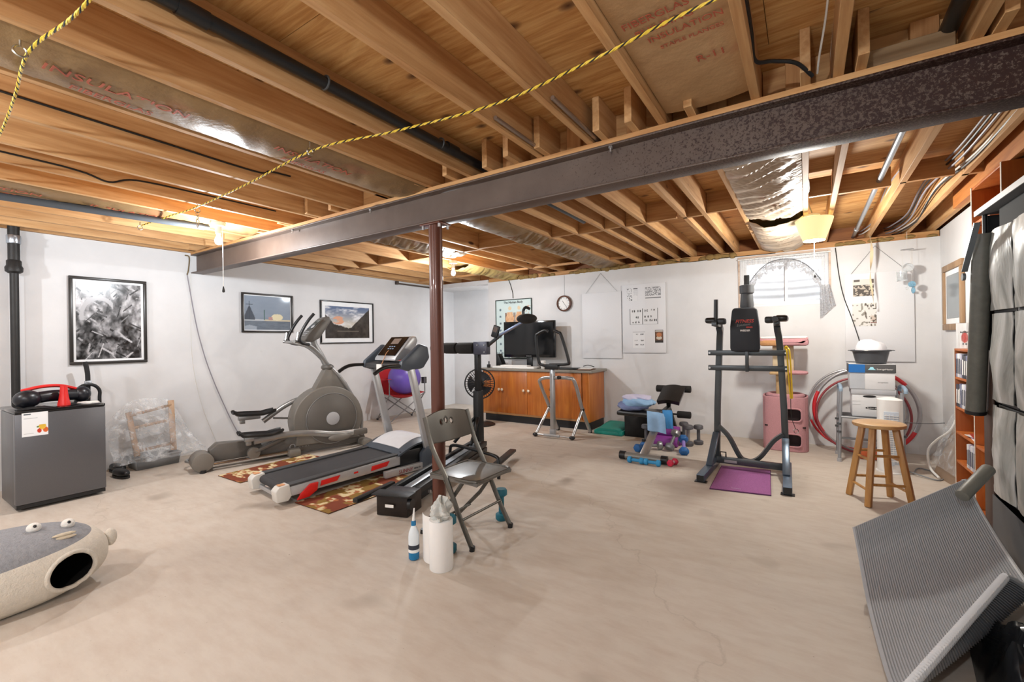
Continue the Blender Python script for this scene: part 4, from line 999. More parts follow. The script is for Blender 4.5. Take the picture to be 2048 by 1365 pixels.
# pedestal fan
f0 = V((-4.2, 5.52, 0)); fc = V((-4.19, 5.46, .64))
t = thing('pedestal_fan', 'round black pedestal fan before the wooden cabinet', 'fan', tuple(f0))
MB().lathe([(.20, 0), (.205, .012), (.17, .03), (.03, .045)], f0, 32).build('base', M_BLKP, t)
MB().cyl(f0 + V((0, 0, .03)), f0 + V((0, 0, .55)), .018).build('pole', M_BLKM, t)
fd = V((.52, -.85, 0)).normalized(); fu = V((0, 0, 1)); fr = fd.cross(fu)
MB().cyl(fc - fd * .02, fc - fd * .16, .06, .045, 20).build('motor', M_BLKP, t, bevel=.01)
MB().bar(f0 + V((0, 0, .50)), fc - fd * .08 + V((0, 0, -.03)), .03).build('neck', M_BLKP, t)
for dd, nm in ((.035, 'front_grille'), (-.045, 'rear_grille')):
    b = MB()
    for rr in (.225, .17, .115, .065): b.tube([fc + fd * (dd * (1 - (rr / .225) ** 2 * .8)) + fr * (rr * cos(R(a))) + fu * (rr * sin(R(a))) for a in range(0, 360, 10)], .0045 if rr > .2 else .002, 5, True)
    for a in range(0, 360, 10): b.tube([fc + fd * dd + (fr * cos(R(a)) + fu * sin(R(a))) * .05, fc + fd * dd * .7 + (fr * cos(R(a)) + fu * sin(R(a))) * .14, fc + fd * dd * .2 + (fr * cos(R(a)) + fu * sin(R(a))) * .225], .0028, 4)
    tag(b.build(nm, M_BLKM, t), kind='stuff')
MB().tube([fc + fr * (.228 * cos(R(a))) + fu * (.228 * sin(R(a))) for a in range(0, 360, 8)], .011, 8, True).build('rim', M_BLKP, t)
for k in range(3):
    a0 = k * 120
    MB().shell(lambda s, q: fc + (fr * cos(R(a0 + (s - .5) * (40 + 50 * q))) + fu * sin(R(a0 + (s - .5) * (40 + 50 * q)))) * (.03 + .16 * q) + fd * (.03 * (s - .5)), 8, 8, .004).build('blade', M_NAVY, t)
MB().cyl(fc + fd * .03, fc - fd * .02, .035).build('hub', M_BLKP, t)
cable([(-4.42, 5.75, .01), (-4.45, 5.5, .008), (-4.4, 5.15, .008), (-4.55, 5.1, .008), (-4.7, 5.5, .008), (-4.75, 6.1, .02), (-4.7, 6.4, .3)], .005, M_WHT, 'white cable on the floor behind the fan')
cable([(-4.52, 3.68, .02), (-4.3, 3.95, .008), (-4.0, 4.05, .01), (-3.6, 4.2, .008), (-3.3, 4.35, .008)], .005, M_BLK, 'black cable on the floor between the two exercise machines')

# folding chair
t = thing('folding_chair', 'grey metal folding chair beside the maroon column', 'chair', (-1.93, 2.37, 0))
M_CH = mat('grey_chair_steel', '#5e5b55', .34, .45, .06); M_CHS = mat('grey_vinyl_seat', '#6d6a66', .28, .1, .06)
for y in (2.165, 2.58):
    s = .02 if y > 2.4 else 0
    fl_ = MB().tube(smooth_path([(-2.125 + s, y, .795), (-2.06 + s, y, .60), (-1.945, y, .42), (-1.84, y, .20), (-1.735 + .4 * s, y, .004)], 6), .0155, 8, sq=(.85, 1.15)).build('front_leg', M_CH, t)
    MB().cyl((-1.741 + .4 * s, y, .0), (-1.736 + .4 * s, y, .03), .018, seg=10).build('foot_cap', M_BLKP, fl_)
    y2 = y + (.028 if y < 2.4 else -.028)
    rl_ = MB().tube([(-1.83, y2, .40), (-1.97, y2, .215), (-2.19, y2, .004)], .0135, 8).build('rear_leg', M_CH, t)
    MB().cyl((-2.19, y2, .0), (-2.185, y2, .03), .016, seg=10).build('foot_cap', M_BLKP, rl_)
    MB().bar((-1.99, y2, .405), (-1.93, y2, .30), .018, .006).build('fold_link', M_CH, t)
MB().cyl((-1.815, 2.165, .175), (-1.81, 2.58, .175), .0085, seg=10).build('front_rung', M_CH, t)
MB().cyl((-2.06, 2.19, .11), (-2.06, 2.55, .11), .0085, seg=10).build('rear_rung', M_CH, t)
def seatf(s, q):
    w = .205 * (1 - .10 * max(0, q - .5)); 
    return (-2.09 + .385 * q, 2.372 + (2 * s - 1) * w, .425 + .014 * (abs(2 * s - 1) ** 4 + abs(2 * q - 1) ** 4) * -.6 + .006)
MB().shell(seatf, 20, 20, .022).build('seat', M_CHS, t, bevel=0)
b = MB(); rim = [(-2.09, 2.185), (-1.76, 2.175), (-1.72, 2.19), (-1.705, 2.23), (-1.705, 2.515), (-1.72, 2.555), (-1.76, 2.57), (-2.09, 2.56)]
b.tube([(x, y, .420) for x, y in rim], .012, 8, True); b.build('seat_rim', M_CH, t)
# curved back panel with three holes
def backf(s, q):
    y = 2.165 + .415 * s; bow = .035 * sin(pi * s)
    z = .625 + .165 * q + .028 * sin(pi * s) * q - .02 * sin(pi * s) * (1 - q)
    x = -2.065 - .06 * q - bow + .02 * s
    return V((x, y, z))
n1, n2 = 72, 30
g = MB().grid(backf, n1, n2); keep = []
for f in g.f:
    i = f[0] % (n1 + 1); j = f[0] // (n1 + 1); s, q = (i + .5) / n1, (j + .5) / n2
    if any(((s - h) / .036) ** 2 + ((q - .60 - .06 * (1 - abs(h - .5) * 6)) / .092) ** 2 < 1 for h in (.38, .5, .62)): continue
    keep.append(f)
g.f = keep
bk = g.build('backrest', M_CH, t, fix=False); md = bk.modifiers.new('thick', 'SOLIDIFY'); md.thickness = .010; md.offset = 0
for h in (.38, .5, .62):
    b = MB(); b.tube([backf(h + .037 * cos(R(a)), .60 + .06 * (1 - abs(h - .5) * 6) + .095 * sin(R(a))) for a in range(0, 360, 15)], .0045, 6, True); b.build('grommet', M_CH, bk)

# teal dumbbells standing on end, paper towel roll, spray bottle
M_TEAL = mat('teal_neoprene', '#1c6577', .55, 0, .12, 10)
def dumbbell(name, label, m, c, axis, L, rh, lh, rg, grp=None, hexa=False, mg=None):
    c = V(c); ax = V(axis).normalized()
    t = thing(name, label, 'dumbbell', (c.x, c.y, max(0, c.z - (L / 2 if abs(ax.z) > .7 else rh))), group=grp)
    for s in (-1, 1):
        e = c + ax * (s * (L / 2 - lh))
        MB().lathe([(rh * .7, 0), (rh, lh * .18), (rh, lh * .75), (rh * .82, lh), ], e, 6 if hexa else 18, ax * s).build('head', m, t, bevel=.004 if hexa else 0)
    MB().cyl(c - ax * (L / 2 - lh - .002), c + ax * (L / 2 - lh - .002), rg, seg=12).build('handle', mg or m, t)
    return t
def vdumb(label, x, y, h, m, grp, rh=.043, mg=None, hexa=False, rg=.020, lh=.052): return dumbbell('dumbbell', label, m, (x, y, h / 2), (0, 0, 1), h, rh, lh, rg, grp, hexa, mg)
vdumb('teal dumbbell standing on end right behind the paper towel roll', -1.85, 2.085, .225, M_TEAL, 'teal dumbbells standing under the folding chair')
vdumb('teal dumbbell standing on end beside the far front chair leg', -1.86, 2.66, .225, M_TEAL, 'teal dumbbells standing under the folding chair')
t = thing('paper_towel_roll', 'white paper towel roll standing on the floor before the column', 'paper towels', (-1.76, 1.91, 0))
MB().lathe([(.066, 0), (.068, .004), (.068, .276), (.066, .28), (.021, .28), (.021, .1)], (-1.765, 1.915, 0), 36).build('roll', mat('soft_white_paper', '#e9e8e6', .9, 0, .02, 40, bmp=.15), t)
MB().shell(lambda s, q: (-1.83 - .10 * s, 1.905 + .03 * s - .015 * sin(pi * s), .004 + .275 * q), 10, 6, .0012).build('loose_sheet', mat('soft_white_paper', '#e9e8e6'), t)
t = thing('crumpled_rag', 'crumpled grey-white plastic rag stuffed into the paper towel roll', 'rag', (-1.765, 1.915, .281))
def ragf(s, q):
    a = 2 * pi * s; rr = (.038 + .026 * sin(pi * min(1, q * 1.05))) * (1 + 1.1 * (fbm(s * 8 * (1 if s < .5 else 1), q * 5, 3) - .5)) * (1 - .25 * q) + .012 * sin(a * 5 + q * 7)
    if q >= .999: rr = .004
    return (-1.765 + rr * cos(a) + .01 * q, 1.915 + rr * sin(a), .272 + .125 * q + .02 * sin(a * 3) * q)
MB().grid(ragf, 40, 20, True).build('rag_body', mat('rag_plastic', '#c4c6c2', .5, 0, .18, 25, bmp=.5), t, fix=False)
M_BLUE = mat('blue_liquid', '#1673a6', .15)
t = thing('spray_bottle', 'squeeze bottle with blue cap and blue cleaner beside the paper towels', 'bottle', (-1.975, 1.905, 0))
pb = (-1.975, 1.905, 0)
MB().lathe([(.026, .002), (.0315, .008), (.032, .058)], pb, 24).build('blue_fill', M_BLUE, t)
MB().lathe([(.0322, .058), (.0322, .135), (.028, .165), (.013, .20), (.011, .205)], pb, 24).build('body', mat('clear_bottle', '#dfe8ee', .25, 0, .02), t)
MB().lathe([(.0145, .203), (.0145, .226), (.010, .23)], pb, 18).build('cap', M_BLUE, t)
MB().tube([(pb[0], pb[1], .226), (pb[0] + .002, pb[1], .26), (pb[0] + .007, pb[1], .305)], .006, 10, rads=[.009, .007, .004]).build('nozzle', M_WHT2, t)
MB().lathe([(.0326, .066), (.0326, .092)], pb, 24, cap=False).build('dark_label_band', mat('dark_label', '#2b313d', .5), t); MB().lathe([(.0327, .048), (.0327, .064)], pb, 24, cap=False).build('white_label_band', M_PAPER, t)

# plush cat bed shaped like a fish
t = thing('plush_cat_bed', 'grey and cream plush fish-shaped cat bed with a round opening', 'cat bed', (-3.40, .47, 0))
def fleece(name, c, v=.10):
    mt = mat(name, c, .95, 0, v, 60, bmp=1.0, bscale=130); return mt
M_CRM = fleece('cream_fleece', '#d6cfc3', .12); M_GFL = fleece('grey_fleece', '#8d8f94', .3)
cc = V((-3.40, .465, .168)); rr = V((.275, .40, .178))
def bodyp(a, ph, k=1.0):
    sg = lambda x, p: (abs(x) ** p) * (1 if x >= 0 else -1)
    x = sg(cos(a), .85) * sg(cos(ph), .75); y = sg(sin(a), .80) * sg(cos(ph), .75); z = sg(sin(ph), .8)
    return V((cc.x + rr.x * x * k, cc.y + rr.y * y * k, max(.004, cc.z + rr.z * z * k * (1.06 - .12 * y))))
hc, hr = (-.0, .0), None
hole_c = V((0, .672, .150)); HR = (.098, .092)
nu, nv = 160, 96
def inhole(p): return p.x > -3.22 and ((p.y - hole_c.y) / HR[0]) ** 2 + ((p.z - hole_c.z) / HR[1]) ** 2 < 1
seam = lambda p: cc.z + .082 + .10 * max(0, p.y - .42)
g = MB().grid(lambda s, q: bodyp(2 * pi * s, -pi / 2 + pi * q), nu, nv, True)
P = [V(p) for p in g.v]
def seam_ph(s):
    lo_, hi_ = -1.2, 1.55
    for _ in range(24):
        md_ = (lo_ + hi_) / 2; p = bodyp(2 * pi * s, md_)
        if p.z < seam(p): lo_ = md_
        else: hi_ = md_
    return lo_
SP = {}
def sph(s):
    k = round(s * 1e5)
    if k not in SP: SP[k] = seam_ph(s)
    return SP[k]
lg = MB().grid(lambda s, q: bodyp(2 * pi * s, -pi / 2 + (sph(s) + pi / 2) * q), nu, 90, True); Pl = [V(p) for p in lg.v]
lg.f = [f for f in lg.f if not inhole(sum((Pl[i] for i in f), V((0, 0, 0))) / 4)]
lb = lg.build('body', M_CRM, t, fix=True, angle=80)
MB().grid(lambda s, q: bodyp(2 * pi * s, sph(s) + (pi / 2 - sph(s)) * q, 1.0 + .012 * min(1, 6 * q)), nu, 36, True).build('grey_cap', M_GFL, t, fix=True, angle=80)
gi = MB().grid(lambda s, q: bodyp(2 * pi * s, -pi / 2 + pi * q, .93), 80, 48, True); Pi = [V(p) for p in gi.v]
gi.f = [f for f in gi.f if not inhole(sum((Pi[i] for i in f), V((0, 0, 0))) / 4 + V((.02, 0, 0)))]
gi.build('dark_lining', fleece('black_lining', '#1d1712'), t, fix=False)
rimp = []
for a in range(0, 360, 8):
    y, z = hole_c.y + HR[0] * cos(R(a)), hole_c.z + HR[1] * sin(R(a))
    best = max((p for p in P if p.x > -3.3), key=lambda p: -((p.y - y) ** 2 + (p.z - z) ** 2))
    rimp.append((best.x - .002, y, z))
MB().tube(rimp, .011, 8, True).build('opening_rim', M_CRM, t, angle=80)
def topz(y, x=-3.40):
    return max((p for p in P), key=lambda p: -((p.y - y) ** 2 + (p.x - x) ** 2 * 1.0 + (0 if p.z > .2 else 9)))
for y in (.565, .695):
    p = topz(y, -3.36); e = MB().ell(p + V((0, 0, .016)), (.030, .029, .026), 16, 10).build('eye', fleece('white_fleece', '#e6e4df', .03), t)
    MB().ell(p + V((.021, .0, .028)), (.010, .008, .009), 10, 6).build('pupil', M_BLKP, e)
p = topz(.655, -3.24)
for dz in (-.006, .008): MB().ell(p + V((.01 - dz * .6, 0, dz + .004)), (.014, .047, .009), 14, 8).build('lip', fleece('tan_lip', '#c9bda8', .05), t)
MB().ell((-3.36, .875, .205), (.03, .03, .05), 14, 8).build('tail_fin', M_CRM, t)
MB().ell((-3.36, .045, .19), (.05, .07, .09), 14, 8).build('tail_fin', M_CRM, t)
o = MB().box((-5.05, .62, .004), (.09, .05, .003), (0, 0, .7)).build('paper_scrap', mat('yellowish_card', '#b9b08c', .7), org=(-5.05, .62, 0)); tag(o, 'small yellowish card scrap on the floor before the fridge', 'card')

# ================================================================ ALONG THE BACK WALL
# teak sideboard
M_TEAK = wood('teak_veneer', '#a04e16', '#bd6a22', '#d08336', 'Z', .8, .35, False, coat=.15)
t = thing('sideboard', 'low teak cabinet with a grey top under the television', 'cabinet', (-3.5, 6.14, 0))
x0, x1, y0, y1 = -4.46, -2.565, 5.875, 6.43
MB().b2((x0, y0 + .02, .115), (x0 + .02, y1, .815)).build('side_panel', M_TEAK, t, bevel=.002); MB().b2((x1 - .02, y0, .115), (x1, y1, .815)).build('side_panel', M_TEAK, t, bevel=.002)
MB().b2((x0 + .021, y1 - .012, .115), (x1 - .021, y1, .815)).build('back_panel', M_TEAK, t)
MB().b2((x0 + .021, y0 + .02, .115), (x1 - .021, y1 - .013, .135)).build('bottom_shelf', wood('pale_teak_edge', '#b7824e', '#c9955f', '#d7a876', 'X', 1, .5, False), t, bevel=.002)
MB().b2((x0 + .021, y0 + .0, .136), (x1 - .11, y0 + .018, .150)).build('door_track', wood('pale_teak_edge', '#b7824e', '#c9955f', '#d7a876', 'X'), t)
MB().b2((x0 + .03, y0 + .05, .0), (x1 - .005, y1 - .02, .114)).build('plinth', mat('black_plinth', '#17171a', .5), t)
MB().b2((x0 - .03, y0 - .03, .818), (x1 + .05, y1 + .0, .855)).build('top', mat('grey_laminate', '#8a857c', .4, 0, .1, 30), t, bevel=.004)
MB().b2((x1 - .108, y0, .136), (x1 - .021, y0 + .018, .815)).build('front_stile', M_TEAK, t)
M_KNOB = mat('brass_knob', '#e6d3b8', .2, .3)
for a, c, dy, ks in ((x0 + .022, -4.02, .010, (-4.108,)), (-4.075, -3.59, .004, (-4.045, -3.645)), (-3.585, -2.68, 0, (-3.553, -2.71))):
    d = MB().b2((a, y0 - .012 + dy, .150), (c, y0 + .003 + dy, .812)).build('door', M_TEAK, t, bevel=.002)
    for k in ks:
        MB().lathe([(.010, 0), (.012, .010), (.022, .018), (.022, .026), (.01, .032)], (k, y0 - .012 + dy, .52), 16, (0, -1, 0)).build('knob', M_KNOB, d)
# television
t = thing('television', 'black flat screen television on the teak cabinet', 'television', (-3.73, 6.2, .855))
MB().b2((-4.215, 6.17, 1.02), (-3.255, 6.215, 1.605)).build('bezel', mat('gloss_black', '#101113'), t, bevel=.008)
MB().b2((-4.19, 6.164, 1.065), (-3.28, 6.169, 1.58)).build('screen', mat('tv_screen', '#0b0c0e', .08, 0, 0), t)
MB().b2((-4.1, 6.215, 1.08), (-3.37, 6.26, 1.5)).build('rear_shell', M_BLKP, t, bevel=.015)
MB().b2((-3.78, 6.18, .875), (-3.68, 6.21, 1.03)).build('neck', M_BLKP, t, bevel=.004)
MB().prism([(.22 * cos(R(a)), .09 * sin(R(a))) for a in range(0, 360, 12)], (-3.73, 6.19, .857), (1, 0, 0), (0, 1, 0), (0, 0, .016)).build('stand', M_BLKP, t)
text('lettering', 'SAMSUNG', .022, M_LGR, t, (-3.73, 6.168, 1.035), (1, 0, 0), (0, 0, 1), .003, 'CENTER')
# things on the cabinet
t = thing('white_box', 'flat white game console box stack before the television', 'box', (-3.86, 5.97, .855))
MB().b2((-4.25, 5.88, .857), (-3.47, 6.06, .885)).build('lower_case', M_PAPER, t, bevel=.004); MB().b2((-4.12, 5.92, .886), (-3.62, 6.05, .905)).build('upper_case', M_WHT2, t, bevel=.004)
o = MB().prism([(0, 0), (.14, 0), (.04, .22), (0, .22)], (-4.33, 6.10, .857), (1, 0, 0), (0, 0, 1), (0, .12, 0)).build('book_stand', M_BLKP, org=(-4.3, 6.15, .857), bevel=.003); tag(o, 'black slanted stand at the left end of the cabinet top', 'stand')
for k, (x, y, h, r_, m, nm, lab) in enumerate(((-3.36, 5.98, .125, .038, M_WHT2, 'white_cup', 'white paper cup beside the television'), (-4.42, 6.02, .10, .012, M_GRY, 'small_vial', 'small dark vial at the left end of the cabinet top'), (-4.38, 5.96, .05, .03, M_BLKP, 'ink_jar', 'small black jar at the left end of the cabinet top'))):
    o = MB().lathe([(r_ * .8, 0), (r_, h * .1), (r_, h), (r_ * .85, h), (r_ * .8, h * .2)], (x, y, .857), 20, cap=False).build(nm, m, org=(x, y, .857)); tag(o, lab, nm.split('_')[1])
t = thing('keyboard', 'black keyboard lying right of the white cup', 'keyboard', (-2.98, 5.98, .856))
MB().box((-2.98, 5.98, .867), (.44, .14, .018)).build('case', M_BLKP, t, bevel=.004)
for j in range(4): MB().box((-2.98, 5.93 + j * .032, .879), (.41, .024, .006)).build('key_row', mat('dark_keys', '#252628', .5), t, bevel=.002)
t = thing('notebook', 'brown notebook with papers at the right end of the cabinet top', 'notebook', (-2.66, 6.0, .856))
MB().box((-2.66, 6.0, .863), (.20, .26, .012), (0, 0, .1)).build('cover', mat('brown_cover', '#6d4a33', .6), t, bevel=.002); MB().box((-2.68, 6.02, .872), (.18, .22, .005), (0, 0, .25)).build('sheet', M_PAPER, t)
o = MB().tube(smooth_path([(-2.75, 6.1, .9), (-2.66, 6.06, .92), (-2.58, 6.1, .895)], 6), .006, 6).build('earphones', M_BLK, org=(-2.66, 6.06, .876)); tag(o, 'black earphone loop on the notebook', 'earphones')

# silver folding trainer with black hand hoops
t = thing('silver_trainer', 'silver folding exercise frame with black hand hoops before the cabinet', 'exercise frame', (-2.8, 5.4, 0))
M_STUB = mat('silver_tube', '#b4b5b6', .28, .7)
Y0 = 5.3
ps = MB().bar((-2.845, Y0, .03), (-2.84, Y0, .90), .065, .055).build('post', M_STUB, t, bevel=.008)
text('lettering', 'ProFitness', .07, M_BLKP, ps, (-2.83, Y0 - .028, .50), (0, 0, 1), (-1, 0, 0), .002, shear=.3)
MB().box((-2.845, Y0 - .002, .055), (.075, .065, .10)).build('post_shoe', M_LGR, t, bevel=.006)
MB().tube(smooth_path([(-2.99, 5.72, .01), (-3.015, 5.52, .36), (-3.05, Y0 + .04, .69), (-3.03, Y0, .755), (-2.96, Y0, .785), (-2.84, Y0, .79), (-2.68, Y0, .795), (-2.60, Y0, .79), (-2.53, Y0 + .03, .74), (-2.505, 5.50, .36), (-2.52, 5.78, .01)], 6), .024, 12).build('arch_tube', M_STUB, t)
for a, c in (((-3.015, 5.52, .36), (-3.06, 5.21, .03)), ((-2.505, 5.50, .36), (-2.53, 5.235, .03))):
    MB().cyl(a, c, .02).build('front_leg', M_STUB, t); MB().ell(a, .03, 12, 8).build('joint', M_BLKP, t); MB().ell(V(c) + V((0, -.01, -.0)), (.04, .035, .026), 12, 8).build('foot', M_BLKP, t)
for p in ((-2.99, 5.72, .02), (-2.52, 5.78, .02)): MB().cyl((p[0], p[1], 0), (p[0], p[1], .045), .028).build('rubber_cap', M_BLKP, t)
MB().cyl((-3.06, 5.2, .035), (-2.53, 5.22, .035), .010).build('stretcher', M_STUB, t)
MB().cyl((-2.93, 5.2, .035), (-2.70, 5.21, .035), .018).build('foot_roller', M_LGR, t)
for pts in ([(-2.80, Y0, .95), (-2.98, Y0, .955), (-3.05, Y0, 1.02), (-3.085, Y0, 1.33), (-3.045, Y0, 1.385), (-2.95, Y0, 1.425), (-2.90, Y0, 1.41)], [(-2.88, Y0 + .0, .965), (-2.63, Y0, .975), (-2.60, Y0, 1.03), (-2.70, Y0, 1.35), (-2.745, Y0, 1.395), (-2.81, Y0, 1.425)]):
    MB().tube(smooth_path(pts, 6), .020, 10).build('hand_hoop', M_BLKM, t)
MB().box((-2.84, Y0 - .01, .935), (.20, .07, .07)).build('hoop_clamp', M_BLKP, t, bevel=.01)
MB().cyl((-2.72, Y0 - .03, .80), (-2.72, Y0 - .06, .80), .025, seg=14).build('lock_knob', M_BLKP, t)

# anatomy poster, clock, boards
t = thing('anatomy_poster', 'green framed human body anatomy poster behind the television', 'poster', (-4.19, BY, .99))
def anat(s, q):
    c = lerp(hexc('#a9c8cc'), hexc('#d5e2e0'), .5 + .5 * fbm(s * 4, q * 6, 3))
    for fx_, hs in ((.40, 1.0), (.66, .9)):
        d = abs(s - fx_)
        if math.hypot(d / .045, (q - .86) / .035) < 1: return hexc('#dcc7a4')
        if .6 < q < .8 and d < .10 * hs + .02 * sin(q * 30): return lerp(hexc('#c98f6a'), hexc('#e6c9a0'), fbm(s * 30, q * 30, 4))
        if .1 < q < .62 and d < .085 * hs: return lerp(hexc('#d5b48c'), hexc('#efe3cb'), fbm(s * 26, q * 12, 5))
        if .40 < q < .78 and .10 * hs < d < .13 * hs: return hexc('#7c5a4a')
    for k in range(7):
        if math.hypot((s - .12) / .03, (q - .12 - .12 * k) / .02) < 1: return hexc('#5c6f7c')
    if s > .82 and .1 < q < .9 and vnoise(s * 40, q * 30, 2) > .6: return hexc('#c2a99a')
    if q < .1 and vnoise(s * 30, q * 60, 6) > .6: return hexc('#7d8c90')
    return c
MB().b2((-4.555, BY - .014, .985), (-3.825, BY - .002, 2.0)).build('backing', mat('poster_board', '#cfdad8', .6), t)
g = rect_frame(-4.56, -3.82, .98, 2.005, BY - .022, BY - .002, .014); g.build('frame', mat('dark_green_frame', '#2b3a35', .4), t)
picture('print', t, (-4.545, BY - .0155, 1.0), (1, 0, 0), (0, 0, 1), .71, .99, 70, 90, anat, printed('poster_print', .3))
text('lettering', 'The Human Body', .055, M_BLKP, t, (-4.19, BY - .017, 1.935), (1, 0, 0), (0, 0, 1), .001, 'CENTER', bold=.0008)
t = thing('wall_clock', 'round brown wall clock with a white face', 'clock', (-3.215, BY, 1.745))
MB().lathe([(.125, 0), (.13, .02), (.125, .045), (.105, .05), (.103, .03)], (-3.215, BY - .001, 1.875), 36, (0, -1, 0), cap=False).build('rim', mat('brown_clock_rim', '#55301f', .35), t)
MB().lathe([(.001, .024), (.106, .024)], (-3.215, BY - .001, 1.875), 36, (0, -1, 0), cap=False).build('face', M_PAPER, t)
for k in range(12): MB().box((-3.215 + .088 * sin(k * pi / 6), BY - .027, 1.875 + .088 * cos(k * pi / 6)), (.006, .002, .018), (0, k * pi / 6, 0)).build('hour_mark', M_BLKP, t)
for L, a, w in ((.055, -32, .007), (.085, 142, .005), (.03, -38, .005)): MB().bar((-3.215, BY - .030, 1.875), (-3.215 + L * sin(R(a)), BY - .030, 1.875 + L * cos(R(a))), w, .002).build('hand', M_BLKP, t)
MB().cyl((-3.215, BY - .003, 2.0), (-3.215, BY - .003, 2.33), .0015, seg=5).build('hanging_wire', M_GRY, t)
M_WB = mat('speckled_white_board', '#dcdde0', .55, 0, .05, 150)
def board(name, label, cat, xa, xb, za, zb, nail=None):
    t = thing(name, label, cat, ((xa + xb) / 2, BY, za))
    MB().b2((xa, BY - .022, za), (xb, BY - .004, zb)).build('panel', M_WB, t, bevel=.003)
    if nail:
        for x in (xa + .06, xb - .06): MB().cyl((x, BY - .012, zb), (nail[0], BY - .006, nail[1]), .0015, seg=5).build('hanging_wire', M_GRY, t)
    return t
board('white_board', 'blank white hanging board right of the clock', 'board', -2.905, -2.28, 1.005, 2.005, (-2.60, 2.30))
t = board('exercise_board', 'white board with exercise charts and a burger photo', 'board', -2.262, -1.638, 1.09, 2.085)
def sheet(t, xa, xb, za, zb, fn, nx=40, nz=40, nm='chart_sheet'): return picture(nm, t, (xa, BY - .0235, za), (1, 0, 0), (0, 0, 1), xb - xa, zb - za, nx, nz, fn, printed('sheet_print', .6))
W_ = hexc('#dddee0')
def c1(s, q):
    if s < .5 and vnoise(s * 18, q * 12, 3) > .62 and (q * 6) % 1 > .35: return hexc('#4c4c50')
    if s > .6 and (.93 < q): return hexc('#333338')
    if s > .6 and q > .4 and (q * 24) % 1 > .5 and vnoise(s * 30, q * 24) > .3: return hexc('#b3b5ba')
    return W_
def c2(s, q):
    if q > .3 and vnoise(s * 25, q * 20, 8) > .45: return hexc('#8f9094')
    if .1 < q < .2: return hexc('#6b6d70')
    return W_
def c3(s, q):
    if s < .015 or s > .985 or q < .015 or abs(s - .46) < .012: return hexc('#2a2a2c')
    for (fx_, fq) in ((.1, .85), (.17, .85), (.3, .85), (.38, .85), (.55, .85), (.63, .85), (.78, .88), (.87, .88), (.24, .45), (.3, .45), (.12, .15), (.22, .15), (.33, .15), (.55, .48), (.66, .48), (.76, .48), (.55, .25), (.61, .25), (.73, .25), (.79, .25), (.88, .25), (.94, .25)):
        if math.hypot((s - fx_) / .022, (q - fq) / .075) < 1 and vnoise(s * 60, q * 40, 4) > .25: return hexc('#33312f')
    return W_
def c4(s, q):
    if any(abs(q - k) < .035 for k in (.82, .45, .2)) and (.15 < s < .45 or .6 < s < .9) and vnoise(s * 30, q * 30) > .35: return hexc('#6a6b6e')
    if abs(q - .96) < .02: return hexc('#b9babd')
    return W_
def c5(s, q):
    if s < .04 or s > .96 or q < .03 or q > .97: return hexc('#2a2624')
    if q > .85: return hexc('#c7c3bd')
    if math.hypot((s - .5) / .32, (q - .62) / .17) < 1: return hexc('#b5744a')
    if math.hypot((s - .5) / .34, (q - .38) / .14) < 1: return hexc('#c9bfae')
    if q < .2: return hexc('#2b2523')
    return hexc('#6d4a35')
sheet(t, -2.19, -2.03, 1.84, 2.03, c1); sheet(t, -1.92, -1.70, 1.85, 2.03, c2, nm='photo_sheet'); sheet(t, -2.15, -1.745, 1.50, 1.73, c3, 90, 50); sheet(t, -2.11, -1.93, 1.16, 1.40, c4); sheet(t, -1.79, -1.675, 1.235, 1.415, c5, nm='burger_photo')
t = board('notice_board', 'large speckled notice board with clippings behind the stacked boxes', 'board', .382, .985, 1.0, 2.0, (.66, 2.30))
def d1(s, q):
    if q > .86 and .05 < s < .35: return hexc('#55504b')
    if q < .68 and s > .03: return hexc('#4e4843') if vnoise(s * 14, q * 16, 4) > .42 else hexc('#b9aea0')
    if q > .75 and s > .85: return hexc('#5a4f47')
    return hexc('#d2cdc6')
def d2(s, q):
    if s > .5 and vnoise(s * 14, q * 12, 6) > .76: return hexc('#5b5249')
    if s > .75 and .2 < q < .45: return hexc('#c3b4a8')
    if s > .75 and .12 < q < .17: return hexc('#7a3f34')
    if vnoise(s * 10, q * 12, 9) > .72: return hexc('#8c8880')
    return hexc('#d8d6d2')
sheet(t, .455, .645, 1.74, 1.93, d1, 60, 50, 'clipping'); sheet(t, .45, .665, 1.40, 1.66, d2, 50, 50, 'clipping')
for (x, z) in ((-4.6, 1.15), (.95, 1.4)): pass

# lace curtain on the window
def lacem():
    mt, nt, b = new_mat('white_lace')
    b.inputs['Base Color'].default_value = lin('#a9abb0'); b.inputs['Roughness'].default_value = .8
    v = coords(nt); vo = N(nt, 'ShaderNodeTexVoronoi'); vo.inputs['Scale'].default_value = 55; nt.links.new(v, vo.inputs['Vector'])
    a = ramp(nt, vo.outputs['Distance'], [(.2, '#808080'), (.55, '#f5f5f5')]); nt.links.new(a.outputs[0], b.inputs['Alpha'])
    return mt
def sheer():
    mt, nt, b = new_mat('sheer_curtain')
    b.inputs['Base Color'].default_value = lin('#f4f5f6'); b.inputs['Roughness'].default_value = .9
    w = N(nt, 'ShaderNodeTexWave', bands_direction='X'); w.inputs['Scale'].default_value = 26; nt.links.new(coords(nt), w.inputs['Vector'])
    a = ramp(nt, w.outputs['Fac'], [(.2, '#5a5a5a'), (.8, '#909090')]); nt.links.new(a.outputs[0], b.inputs['Alpha'])
    return mt
M_LACE = lacem(); M_SHEER = sheer()
t = thing('lace_curtain', 'white lace curtain swagged in an arch over the basement window', 'curtain', (-.23, BY, WZ0))
MB().cyl((WX0 - .02, BY - .03, 2.285), (WX1 + .03, BY - .03, 2.285), .008, seg=8).build('rod', M_WHT2, t)
def arch(s): return 1.70 + .47 * max(0, 1 - abs(2 * s - 1.02) ** 2.4)       # lower hem of the sheer top
cw = lambda s: WX0 + (WX1 - WX0) * s
